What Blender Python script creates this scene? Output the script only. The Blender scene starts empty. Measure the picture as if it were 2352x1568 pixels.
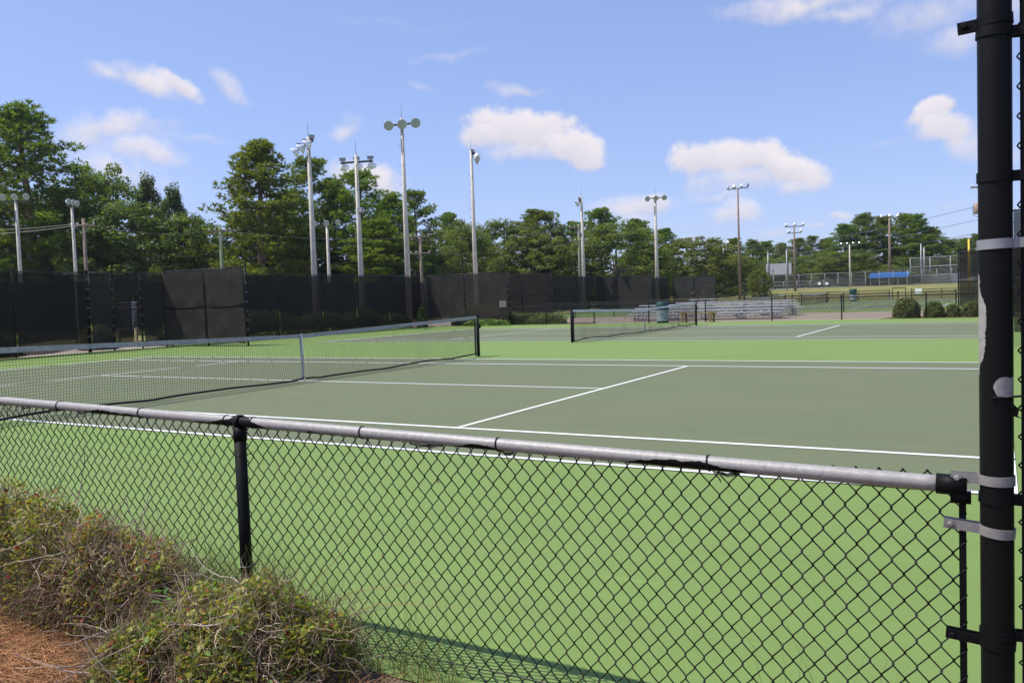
import bpy, math, random
import numpy as np
from mathutils import Vector, Matrix
random.seed(7)
rng = np.random.default_rng(7)
R = math.radians
scene = bpy.context.scene

# ------------------------------------------------------------------ camera
CAM = np.array([11.779, -12.0, 1.451]); YAW, PIT, ROL, FPX = 0.5289, -0.0501, -0.0346, 1918.9   # focal length in pixels of a 2352 px wide picture
_fw = np.array([-math.sin(YAW)*math.cos(PIT), math.cos(YAW)*math.cos(PIT), math.sin(PIT)])
_rt = np.array([math.cos(YAW), math.sin(YAW), 0.0]); _up = np.cross(_rt, _fw)
RT = _rt*math.cos(ROL) + _up*math.sin(ROL); UP = _up*math.cos(ROL) - _rt*math.sin(ROL); FW = _fw
cd = bpy.data.cameras.new('camera'); cam = bpy.data.objects.new('camera', cd); scene.collection.objects.link(cam)
cd.sensor_width = 36.0; cd.lens = FPX/2352*36.0; cd.clip_start = 0.05; cd.clip_end = 3000
cam.matrix_world = Matrix(((RT[0], UP[0], -FW[0], CAM[0]), (RT[1], UP[1], -FW[1], CAM[1]), (RT[2], UP[2], -FW[2], CAM[2]), (0, 0, 0, 1)))
scene.camera = cam
def ray(x, y): return FW + RT*(x-1176)/FPX - UP*(y-784)/FPX
def onD(x, y, D): return CAM + D*ray(x, y)
def onX(x, y, X): d = ray(x, y); return CAM + d*(X-CAM[0])/d[0]
def onY(x, y, Y): d = ray(x, y); return CAM + d*(Y-CAM[1])/d[1]

# ------------------------------------------------------------------ world, sun, exposure
SUN_DIR = Vector((-0.5, -0.3, 1.0)).normalized()
w = bpy.data.worlds.new('World'); scene.world = w; w.use_nodes = True
nt = w.node_tree; nt.nodes.clear(); N = nt.nodes; LK = nt.links
def wn(t, **k):
    n = N.new(t)
    for a, b in k.items(): setattr(n, a, b)
    return n
sky = wn('ShaderNodeTexSky', sky_type='NISHITA', sun_disc=False)
sky.sun_elevation = math.asin(SUN_DIR.z); sky.sun_rotation = math.atan2(SUN_DIR.x, SUN_DIR.y)
sky.air_density = 1.0; sky.dust_density = 0.45; sky.ozone_density = 2.2; sky.altitude = 80
bg = wn('ShaderNodeBackground'); out = wn('ShaderNodeOutputWorld'); bg.inputs[1].default_value = 0.137
LK.new(bg.outputs[0], out.inputs[0])
tc = wn('ShaderNodeTexCoord')
def vm(op, a, b=None):
    n = wn('ShaderNodeVectorMath', operation=op)
    for i, v in enumerate((a, b)):
        if v is None: continue
        if isinstance(v, (tuple, list, np.ndarray)): n.inputs[i].default_value = tuple(v)
        else: LK.new(v, n.inputs[i])
    return n
def ma(op, a, b=None, c=None, clamp=False):
    n = wn('ShaderNodeMath', operation=op, use_clamp=clamp)
    for i, v in enumerate((a, b, c)):
        if v is None: continue
        if isinstance(v, (int, float)): n.inputs[i].default_value = v
        else: LK.new(v, n.inputs[i])
    return n.outputs[0]
DIR = tc.outputs['Generated']
nz1 = wn('ShaderNodeTexNoise'); nz1.inputs['Scale'].default_value = 9.0; nz1.inputs['Detail'].default_value = 3.0; nz1.inputs['Roughness'].default_value = 0.6
LK.new(DIR, nz1.inputs['Vector'])
wsub = vm('SUBTRACT', nz1.outputs['Color'], (0.5, 0.5, 0.5)); wsc = vm('SCALE', wsub.outputs[0]); wsc.inputs['Scale'].default_value = 0.055
WD = vm('ADD', DIR, wsc.outputs[0]).outputs[0]
nz2 = wn('ShaderNodeTexNoise'); nz2.inputs['Scale'].default_value = 24.0; nz2.inputs['Detail'].default_value = 6.0; nz2.inputs['Roughness'].default_value = 0.62
LK.new(DIR, nz2.inputs['Vector'])
NZ = ma('SUBTRACT', nz2.outputs['Fac'], 0.5)
# clouds: x, y, half width, half height (in picture pixels, turned into directions), tilt, density, edge softness
CLOUDS = [(250,165,58,24,-20,.85,.7),(330,185,85,33,-22,1.0,.6),(410,205,52,22,-35,.95,.5),(535,198,50,22,-25,.85,.65),(265,305,130,36,8,.85,.65),(335,365,88,27,-14,.85,.65),
 (275,395,125,32,-18,.8,.7),(440,335,110,18,4,.45,.8),(785,292,48,28,15,.8,.65),(800,262,30,14,-20,.3,.9),(1030,138,115,13,12,.35,.9),(965,208,46,13,-6,.5,.8),(1200,206,88,14,0,.62,.7),
 (1165,285,92,42,-6,1.0,.38),(1240,300,95,46,-8,1.0,.38),(1325,335,75,34,-10,1.0,.42),(1115,310,50,34,0,.95,.5),(1220,345,120,26,0,.75,.6),(850,405,80,36,-10,.95,.5),
 (1625,372,85,36,6,1.0,.4),(1720,372,90,42,0,1.0,.38),(1810,392,80,34,-14,1.0,.4),(1720,415,150,28,0,.8,.6),(1830,430,65,22,0,.85,.6),(1640,455,60,14,-4,.55,.8),
 (1840,2,195,34,0,1.0,.65),(1930,28,80,24,-5,.8,.7),(2150,20,135,46,0,.85,.8),(2190,80,62,36,0,.8,.7),(2158,262,38,34,10,1.0,.4),(2185,300,62,38,-12,.95,.5),(2225,335,60,30,0,.75,.7),
 (1440,475,85,34,4,.85,.6),(1500,462,50,26,0,.85,.5),(1440,510,110,24,0,.6,.8),(1680,490,66,26,0,.85,.6),(1765,540,48,18,0,.6,.8),(1935,497,26,10,-12,.7,.7),(1880,518,34,11,0,.5,.8),
 (1570,545,28,18,0,.75,.6),(2160,466,60,10,4,.35,.9),(2330,40,60,60,0,.7,.8),(2330,360,60,30,0,.6,.8),(2050,330,70,10,3,.2,.9),(900,60,200,12,2,.12,.9)]
mask = None; lit = None
for (x, y, a, b, rot, dens, soft) in CLOUDS:
    c = ray(x, y); c = c/np.linalg.norm(c)
    t = R(rot); u0 = RT*math.cos(t) + UP*math.sin(t); v0 = UP*math.cos(t) - RT*math.sin(t)
    u0 = u0 - c*(u0@c); v0 = v0 - c*(v0@c)
    cosd = np.dot(ray(x, y)/np.linalg.norm(ray(x, y)), FW)
    ua = u0/np.linalg.norm(u0)/(a/FPX*cosd); vb = v0/np.linalg.norm(v0)/(b/FPX*cosd)
    du = vm('DOT_PRODUCT', WD, ua).outputs['Value']; dv = vm('DOT_PRODUCT', WD, vb).outputs['Value']
    dc = ma('MULTIPLY', ma('MINIMUM', vm('DOT_PRODUCT', DIR, c).outputs['Value'], 0.0), 90.0)
    cb = wn('ShaderNodeCombineXYZ'); LK.new(du, cb.inputs[0]); LK.new(dv, cb.inputs[1]); LK.new(dc, cb.inputs[2])
    d = vm('LENGTH', cb.outputs[0]).outputs['Value']
    s = ma('ADD', ma('SUBTRACT', 1.28, d), ma('MULTIPLY', NZ, 2.1))
    mr = wn('ShaderNodeMapRange', interpolation_type='SMOOTHSTEP'); LK.new(s, mr.inputs['Value'])
    mr.inputs['From Min'].default_value = 0.0; mr.inputs['From Max'].default_value = soft*(2.1 if soft > .55 else 1.6); mr.inputs['To Max'].default_value = dens*.95
    m = mr.outputs[0]
    l = ma('MULTIPLY', ma('ADD', ma('MULTIPLY', dv, 0.42), 0.60, clamp=True), m)
    mask = m if mask is None else ma('MAXIMUM', mask, m)
    lit = l if lit is None else ma('MAXIMUM', lit, l)
# fair-weather clouds over the rest of the sky
nz3 = wn('ShaderNodeTexNoise'); nz3.inputs['Scale'].default_value = 4.5; nz3.inputs['Detail'].default_value = 4.0; nz3.inputs['Roughness'].default_value = 0.55
sq = vm('MULTIPLY', DIR, (1, 1, 2.4)); LK.new(sq.outputs[0], nz3.inputs['Vector'])
mr3 = wn('ShaderNodeMapRange', interpolation_type='SMOOTHSTEP'); LK.new(nz3.outputs['Fac'], mr3.inputs['Value'])
mr3.inputs['From Min'].default_value = 0.58; mr3.inputs['From Max'].default_value = 0.74; mr3.inputs['To Max'].default_value = 0.7
fr = wn('ShaderNodeMapRange', interpolation_type='SMOOTHSTEP'); LK.new(vm('DOT_PRODUCT', DIR, FW).outputs['Value'], fr.inputs['Value'])
fr.inputs['From Min'].default_value = 0.78; fr.inputs['From Max'].default_value = 0.55
g3 = ma('MULTIPLY', mr3.outputs[0], fr.outputs[0])
mask = ma('MAXIMUM', mask, g3); lit = ma('MAXIMUM', lit, ma('MULTIPLY', g3, 0.75))
rel = ma('DIVIDE', lit, ma('MAXIMUM', mask, 0.001))
ccol = wn('ShaderNodeMix', data_type='RGBA'); LK.new(ma('ADD', rel, ma('MULTIPLY', NZ, 0.5), clamp=True), ccol.inputs[0])
ccol.inputs[6].default_value = (4.7, 4.6, 5.35, 1); ccol.inputs[7].default_value = (6.95, 6.5, 6.7, 1)
tint = wn('ShaderNodeMix', data_type='RGBA', blend_type='MULTIPLY'); tint.inputs[0].default_value = 1.0
gam = wn('ShaderNodeGamma'); gam.inputs[1].default_value = 0.55; LK.new(sky.outputs[0], gam.inputs[0])
LK.new(gam.outputs[0], tint.inputs[6]); tint.inputs[7].default_value = (1.70, 1.90, 2.70, 1)
mixc = wn('ShaderNodeMix', data_type='RGBA'); LK.new(mask, mixc.inputs[0]); LK.new(tint.outputs[2], mixc.inputs[6]); LK.new(ccol.outputs[2], mixc.inputs[7])
LK.new(mixc.outputs[2], bg.inputs[0])
sl = bpy.data.lights.new('sun', 'SUN'); sun = bpy.data.objects.new('sun', sl); scene.collection.objects.link(sun)
sl.energy = 5.0; sl.angle = R(0.53); sl.color = (1.0, 0.955, 0.88)
sun.rotation_euler = SUN_DIR.to_track_quat('Z', 'Y').to_euler(); sun.location = (0, 0, 60)
scene.view_settings.view_transform = 'Standard'; scene.view_settings.look = 'None'; scene.view_settings.exposure = 0.0; scene.view_settings.gamma = 1.0
scene.view_settings.use_curve_mapping = False
scene.cycles.transparent_max_bounces = 16; scene.cycles.max_bounces = 7; scene.cycles.diffuse_bounces = 5; scene.cycles.glossy_bounces = 2; scene.cycles.transmission_bounces = 3

# ------------------------------------------------------------------ helpers
COL = scene.collection
class MB:
    def __init__(s): s.v = []; s.f = []
    def add(s, v, f):
        o = len(s.v); s.v += [tuple(p) for p in v]; s.f += [tuple(i+o for i in q) for q in f]
    def box(s, c, size, ax=None):
        ax = ax or (Vector((1, 0, 0)), Vector((0, 1, 0)), Vector((0, 0, 1)))
        c = Vector(c); h = [Vector(a)*(d/2) for a, d in zip(ax, size)]
        v = [c + i*h[0] + j*h[1] + k*h[2] for i in (-1, 1) for j in (-1, 1) for k in (-1, 1)]
        s.add(v, [(0, 1, 3, 2), (4, 6, 7, 5), (0, 4, 5, 1), (2, 3, 7, 6), (0, 2, 6, 4), (1, 5, 7, 3)])
    def tube(s, pts, r, n=8, caps=True):
        pts = [Vector(p) for p in pts]; k = len(pts); rs = r if isinstance(r, (list, tuple)) else [r]*k
        v = []; nrm = None
        for i, p in enumerate(pts):
            t = (pts[min(i+1, k-1)] - pts[max(i-1, 0)])
            t = t.normalized() if t.length > 1e-9 else Vector((0, 0, 1))
            if nrm is None:
                nrm = t.cross(Vector((0, 0, 1)) if abs(t.z) < .9 else Vector((1, 0, 0))).normalized()
            else:
                nrm = (nrm - t*nrm.dot(t)); nrm = nrm.normalized() if nrm.length > 1e-6 else t.orthogonal().normalized()
            b = t.cross(nrm)
            for j in range(n):
                a = 2*math.pi*j/n; v.append(p + (nrm*math.cos(a) + b*math.sin(a))*rs[i])
        f = [(i*n+j, i*n+(j+1) % n, (i+1)*n+(j+1) % n, (i+1)*n+j) for i in range(k-1) for j in range(n)]
        if caps: f += [tuple(range(n-1, -1, -1)), tuple(range((k-1)*n, k*n))]
        s.add(v, f)
    def lathe(s, prof, n=16, M=None, cap=True):
        M = M or Matrix.Identity(4); v = []
        for (r, z) in prof:
            for j in range(n):
                a = 2*math.pi*j/n; v.append(M @ Vector((r*math.cos(a), r*math.sin(a), z)))
        k = len(prof); f = [(i*n+j, i*n+(j+1) % n, (i+1)*n+(j+1) % n, (i+1)*n+j) for i in range(k-1) for j in range(n)]
        if cap: f += [tuple(range(n-1, -1, -1)), tuple(range((k-1)*n, k*n))]
        s.add(v, f)
    def build(s, name, mat, parent=None, smooth=False):
        me = bpy.data.meshes.new(name); me.from_pydata(s.v, [], s.f); me.update()
        return obj(name, me, mat, parent, smooth)
def obj(name, me, mat, parent=None, smooth=False):
    if mat is not None and not me.materials: me.materials.append(mat)
    if smooth: me.polygons.foreach_set('use_smooth', [True]*len(me.polygons))
    o = bpy.data.objects.new(name, me); COL.objects.link(o)
    if parent is not None: o.parent = parent
    return o
def fast_mesh(name, V, F, cols=None):
    V = np.asarray(V, np.float32); F = np.asarray(F, np.int32); k = F.shape[1]
    me = bpy.data.meshes.new(name); me.vertices.add(len(V)); me.vertices.foreach_set('co', V.ravel())
    me.loops.add(F.size); me.loops.foreach_set('vertex_index', F.ravel())
    me.polygons.add(len(F)); me.polygons.foreach_set('loop_start', np.arange(0, F.size, k, dtype=np.int32)); me.polygons.foreach_set('loop_total', np.full(len(F), k, np.int32))
    me.update(calc_edges=True)
    if cols is not None:
        at = me.color_attributes.new('tone', 'FLOAT_COLOR', 'POINT')
        c4 = np.ones((len(V), 4), np.float32); c4[:, :3] = cols; at.data.foreach_set('color', c4.ravel())
    return me
def tag(o, label, cat, group=None):
    o['label'] = label; o['category'] = cat
    if group: o['group'] = group
    return o
def empty(name, loc=(0, 0, 0), rz=0):
    o = bpy.data.objects.new(name, None); COL.objects.link(o); o.location = loc; o.rotation_euler = (0, 0, rz); o.empty_display_size = .2; return o
def struct(o): o['kind'] = 'structure'; return o
def stuff(o): o['kind'] = 'stuff'; return o
def link_copy(o, parent=None):
    c = o.copy(); COL.objects.link(c); c.parent = parent; return c
def copy_tree(o, parent=None):
    c = link_copy(o, parent)
    for ch in o.children: copy_tree(ch, c)
    return c

# ------------------------------------------------------------------ materials
def mat(name, col, rough=.8, metal=0.0, var=0.0, scale=4.0, col2=None, bump=0.0, bscale=60.0, spec=.5, coord='Object', lo=.35, hi=.65, detail=6):
    m = bpy.data.materials.new(name); m.use_nodes = True; nt = m.node_tree; p = nt.nodes['Principled BSDF']
    p.inputs['Base Color'].default_value = (*col, 1); p.inputs['Roughness'].default_value = rough; p.inputs['Metallic'].default_value = metal
    p.inputs['Specular IOR Level'].default_value = spec
    if var or col2 or bump:
        tc = nt.nodes.new('ShaderNodeTexCoord')
    if var or col2:
        nz = nt.nodes.new('ShaderNodeTexNoise'); nz.inputs['Scale'].default_value = scale; nz.inputs['Detail'].default_value = detail; nz.inputs['Roughness'].default_value = .6
        nt.links.new(tc.outputs[coord], nz.inputs['Vector'])
        cr = nt.nodes.new('ShaderNodeValToRGB'); cr.color_ramp.elements[0].position = lo; cr.color_ramp.elements[1].position = hi
        c2 = col2 or tuple(min(1, c*(1+var)) for c in col); c1 = col if col2 else tuple(c*(1-var) for c in col)
        cr.color_ramp.elements[0].color = (*c1, 1); cr.color_ramp.elements[1].color = (*c2, 1)
        nt.links.new(nz.outputs['Fac'], cr.inputs[0]); nt.links.new(cr.outputs[0], p.inputs['Base Color'])
    if bump:
        nb = nt.nodes.new('ShaderNodeTexNoise'); nb.inputs['Scale'].default_value = bscale; nb.inputs['Detail'].default_value = 4
        nt.links.new(tc.outputs[coord], nb.inputs['Vector'])
        bp = nt.nodes.new('ShaderNodeBump'); bp.inputs['Strength'].default_value = bump; bp.inputs['Distance'].default_value = .01
        nt.links.new(nb.outputs['Fac'], bp.inputs['Height']); nt.links.new(bp.outputs[0], p.inputs['Normal'])
    return m
def court_mat(name, col, worn):
    m = mat(name, col, rough=.72, var=.0, col2=None, bump=.25, bscale=900, spec=.15); nt = m.node_tree; p = nt.nodes['Principled BSDF']
    tc = nt.nodes.new('ShaderNodeTexCoord'); L = nt.links
    a = nt.nodes.new('ShaderNodeTexNoise'); a.inputs['Scale'].default_value = .35; a.inputs['Detail'].default_value = 7; L.new(tc.outputs['Object'], a.inputs['Vector'])
    mp = nt.nodes.new('ShaderNodeMapping'); mp.inputs['Scale'].default_value = (.15, 1.6, 1); L.new(tc.outputs['Object'], mp.inputs['Vector'])
    s = nt.nodes.new('ShaderNodeTexNoise'); s.inputs['Scale'].default_value = 1.4; s.inputs['Detail'].default_value = 5; L.new(mp.outputs[0], s.inputs['Vector'])
    f = nt.nodes.new('ShaderNodeTexNoise'); f.inputs['Scale'].default_value = 140; f.inputs['Detail'].default_value = 2; L.new(tc.outputs['Object'], f.inputs['Vector'])
    def mx(fac_sock, lo, hi, ca, cb):
        cr = nt.nodes.new('ShaderNodeValToRGB'); cr.color_ramp.elements[0].position = lo; cr.color_ramp.elements[1].position = hi
        L.new(fac_sock, cr.inputs[0]); x = nt.nodes.new('ShaderNodeMix'); x.data_type = 'RGBA'; L.new(cr.outputs[0], x.inputs[0])
        for i, c in ((6, ca), (7, cb)):
            if isinstance(c, tuple): x.inputs[i].default_value = (*c, 1)
            else: L.new(c, x.inputs[i])
        return x.outputs[2]
    c1 = mx(a.outputs['Fac'], .3, .7, tuple(v*.95 for v in col), worn)
    c2 = mx(s.outputs['Fac'], .35, .75, c1, tuple(v*1.05 for v in col))
    st = nt.nodes.new('ShaderNodeTexNoise'); st.inputs['Scale'].default_value = 1.1; st.inputs['Detail'].default_value = 10; st.inputs['Roughness'].default_value = .7; L.new(tc.outputs['Object'], st.inputs['Vector'])
    c2 = mx(st.outputs['Fac'], .60, .72, c2, tuple(v*.88 for v in col))
    sc2 = nt.nodes.new('ShaderNodeTexNoise'); sc2.inputs['Scale'].default_value = 7; sc2.inputs['Detail'].default_value = 8; L.new(mp.outputs[0], sc2.inputs['Vector'])
    c2 = mx(sc2.outputs['Fac'], .66, .74, c2, tuple(min(1, v*1.18) for v in col))
    hf = nt.nodes.new('ShaderNodeMix'); hf.data_type = 'RGBA'; hf.blend_type = 'MULTIPLY'; hf.inputs[0].default_value = .26
    L.new(c2, hf.inputs[6]); L.new(f.outputs['Fac'], hf.inputs[7])
    br = nt.nodes.new('ShaderNodeMix'); br.data_type = 'RGBA'; br.blend_type = 'MULTIPLY'; br.inputs[0].default_value = 1; br.inputs[7].default_value = (1.15, 1.15, 1.15, 1)
    L.new(hf.outputs[2], br.inputs[6]); L.new(br.outputs[2], p.inputs['Base Color'])
    return m
def leaf_mat(name, trans=.35, rough=.55, spec=.35, tintv=(1, 1, 1)):
    m = bpy.data.materials.new(name); m.use_nodes = True; nt = m.node_tree; p = nt.nodes['Principled BSDF']; L = nt.links
    at = nt.nodes.new('ShaderNodeAttribute'); at.attribute_name = 'tone'
    oi = nt.nodes.new('ShaderNodeObjectInfo')
    hs = nt.nodes.new('ShaderNodeHueSaturation'); L.new(at.outputs['Color'], hs.inputs['Color'])
    mr = nt.nodes.new('ShaderNodeMapRange'); L.new(oi.outputs['Random'], mr.inputs[0]); mr.inputs[3].default_value = .478; mr.inputs[4].default_value = .515; L.new(mr.outputs[0], hs.inputs['Hue'])
    mv = nt.nodes.new('ShaderNodeMapRange'); L.new(oi.outputs['Random'], mv.inputs[0]); mv.inputs[3].default_value = .88; mv.inputs[4].default_value = 1.12; L.new(mv.outputs[0], hs.inputs['Value'])
    L.new(hs.outputs[0], p.inputs['Base Color']); p.inputs['Roughness'].default_value = rough; p.inputs['Specular IOR Level'].default_value = spec
    tr = nt.nodes.new('ShaderNodeBsdfTranslucent')
    br = nt.nodes.new('ShaderNodeMix'); br.data_type = 'RGBA'; br.blend_type = 'MULTIPLY'; br.inputs[0].default_value = 1; br.inputs[7].default_value = (1.4, 1.45, .6, 1)
    L.new(hs.outputs[0], br.inputs[6]); L.new(br.outputs[2], tr.inputs[0])
    mx = nt.nodes.new('ShaderNodeMixShader'); mx.inputs[0].default_value = trans; L.new(p.outputs[0], mx.inputs[1]); L.new(tr.outputs[0], mx.inputs[2])
    L.new(mx.outputs[0], nt.nodes['Material Output'].inputs[0]); return m
def screen_mat(name, col, see):
    m = bpy.data.materials.new(name); m.use_nodes = True; nt = m.node_tree; p = nt.nodes['Principled BSDF']; L = nt.links
    tc = nt.nodes.new('ShaderNodeTexCoord'); nz = nt.nodes.new('ShaderNodeTexNoise'); nz.inputs['Scale'].default_value = 1.3; nz.inputs['Detail'].default_value = 6
    L.new(tc.outputs['Object'], nz.inputs['Vector']); cr = nt.nodes.new('ShaderNodeValToRGB')
    cr.color_ramp.elements[0].color = (*[c*.75 for c in col], 1); cr.color_ramp.elements[1].color = (*[c*1.3 for c in col], 1); cr.color_ramp.elements[0].position = .3; cr.color_ramp.elements[1].position = .7
    L.new(nz.outputs['Fac'], cr.inputs[0]); L.new(cr.outputs[0], p.inputs['Base Color']); p.inputs['Roughness'].default_value = .75; p.inputs['Specular IOR Level'].default_value = .25
    t = nt.nodes.new('ShaderNodeBsdfTransparent'); mx = nt.nodes.new('ShaderNodeMixShader'); mx.inputs[0].default_value = see
    L.new(p.outputs[0], mx.inputs[1]); L.new(t.outputs[0], mx.inputs[2]); L.new(mx.outputs[0], nt.nodes['Material Output'].inputs[0]); return m
def link_mat(name, col, wx=.063, wz=.077, wire=.0066, metal=0.0):
    """chain-link cloth too far away to tell its wires apart: diamonds of wire, open between"""
    m = bpy.data.materials.new(name); m.use_nodes = True; nt = m.node_tree; p = nt.nodes['Principled BSDF']; L = nt.links
    p.inputs['Base Color'].default_value = (*col, 1); p.inputs['Roughness'].default_value = .5; p.inputs['Metallic'].default_value = metal
    tc = nt.nodes.new('ShaderNodeTexCoord'); sp = nt.nodes.new('ShaderNodeSeparateXYZ'); L.new(tc.outputs['UV'], sp.inputs[0])
    def M(op, a, b=None):
        n = nt.nodes.new('ShaderNodeMath'); n.operation = op
        for i, v in enumerate((a, b)):
            if v is None: continue
            if isinstance(v, (int, float)): n.inputs[i].default_value = v
            else: L.new(v, n.inputs[i])
        return n.outputs[0]
    a = M('MULTIPLY', sp.outputs[0], 1/wx); b = M('MULTIPLY', sp.outputs[1], 1/wz)
    def line(s):
        f = M('FRACT', s); return M('LESS_THAN', f, wire*1.28/wx)
    k = M('MAXIMUM', line(M('ADD', a, b)), line(M('SUBTRACT', a, b)))
    t = nt.nodes.new('ShaderNodeBsdfTransparent'); mx = nt.nodes.new('ShaderNodeMixShader')
    L.new(k, mx.inputs[0]); L.new(t.outputs[0], mx.inputs[1]); L.new(p.outputs[0], mx.inputs[2]); L.new(mx.outputs[0], nt.nodes['Material Output'].inputs[0]); return m

BLACK = mat('black_vinyl', (.0055, .0052, .0052), rough=.55, var=.35, scale=9, spec=.16)
BLACKW = mat('weathered_black_paint', (.008, .0075, .0075), rough=.5, col2=(.30, .29, .28), scale=14, lo=.66, hi=.74)
WIRE = mat('black_wire', (.005, .0042, .004), rough=.35, spec=.35)
GALV = mat('galvanised_steel', (.22, .205, .19), rough=.55, metal=.15, col2=(.31, .29, .27), scale=16, bump=.1, bscale=90)
GREY_STEEL = mat('dull_grey_steel', (.33, .33, .34), rough=.5, metal=.3, var=.15)
ALU = mat('aluminium_plank', (.62, .605, .595), rough=.45, metal=.15, var=.08, scale=5)
WHITE = mat('white_line_paint', (.80, .80, .79), rough=.7, var=.04, scale=30, bump=.1, bscale=400)
CORD = mat('black_net_cord', (.010, .011, .011), rough=.8)
TAPE = mat('net_band_canvas', (.27, .27, .265), rough=.9, col2=(.46, .455, .445), scale=11, lo=.3, hi=.75)
TAPEW = mat('white_net_band', (.66, .66, .66), rough=.85, var=.06, scale=8)
CONC = mat('concrete_pole', (.60, .545, .47), rough=.9, var=.12, scale=2.5, bump=.15, bscale=40)
WOODP = mat('weathered_timber_pole', (.25, .185, .14), rough=.9, var=.2, scale=3, bump=.2, bscale=30)
GREENP = mat('green_treated_pole', (.22, .26, .16), rough=.9, var=.15, scale=3)
LAMPW = mat('lamp_reflector_shell', (.86, .88, .90), rough=.25, metal=.35, var=.05)
LENS = mat('lamp_glass', (.40, .45, .40), rough=.12, var=.12, scale=3, spec=.6)
DARKST = mat('dark_steel', (.05, .055, .05), rough=.55)
WSCREEN = screen_mat('black_windscreen', (.0115, .0086, .0068), .15)
WSCREEN2 = screen_mat('faded_windscreen', (.029, .0235, .0205), .12)
LINKB = link_mat('black_chain_link', (.012, .012, .012))
LINKG = link_mat('grey_chain_link', (.20, .205, .21), .05, .055, .0036, .2)
BENCHW = mat('bench_timber', (.30, .18, .06), rough=.7, var=.2, scale=12)
TANC = mat('tan_concrete', (.26, .205, .145), rough=.9, col2=(.32, .26, .19), scale=1.1, bump=.2, bscale=60)
PINKC = mat('pale_concrete_path', (.36, .27, .22), rough=.9, col2=(.42, .34, .29), scale=1.4)
STRAW = mat('pine_straw_ground', (.075, .030, .015), rough=.95, col2=(.17, .072, .032), scale=16, bump=.8, bscale=70)
SOIL = mat('mossy_concrete_edge', (.085, .085, .05), rough=.95, col2=(.17, .12, .085), scale=9, bump=.5, bscale=60)
BARK = mat('pine_bark', (.13, .085, .06), rough=.95, col2=(.22, .15, .11), scale=5, bump=.5, bscale=18)
BARK2 = mat('oak_bark', (.09, .08, .07), rough=.95, col2=(.15, .13, .11), scale=4)
PINEL = leaf_mat('pine_needles', .50, .5); OAKL = leaf_mat('oak_leaves', .48, .5); SHRUBL = leaf_mat('shrub_leaves', .38, .45, .3)
TWIG = leaf_mat('dry_twigs', .0, .8, .2); GRASSB = leaf_mat('grass_blades', .35, .5)
BLUE = mat('blue_roof_sheet', (.05, .22, .66), rough=.45, var=.06)
YELLOW = mat('yellow_paint', (.75, .48, .02), rough=.5, var=.06)
BRICK = mat('plain_board_back', (.50, .50, .52), rough=.5, var=.08, scale=.6)
GREENB = mat('green_plastic', (.006, .046, .037), rough=.5)
BAG = mat('clear_bin_liner', (.10, .15, .15), rough=.3, col2=(.50, .54, .57), scale=22, bump=1.0, bscale=30, lo=.4, hi=.6)
RUST = mat('rusty_transformer_paint', (.34, .12, .06), rough=.7, col2=(.48, .42, .36), scale=9)
SIGNB = mat('sign_board', (.07, .075, .08), rough=.5); SIGNW = mat('sign_white', (.88, .88, .86), rough=.6); SIGNR = mat('sign_red_band', (.45, .20, .16), rough=.6); SIGNN = mat('sign_navy_band', (.03, .05, .09), rough=.6)

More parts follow.
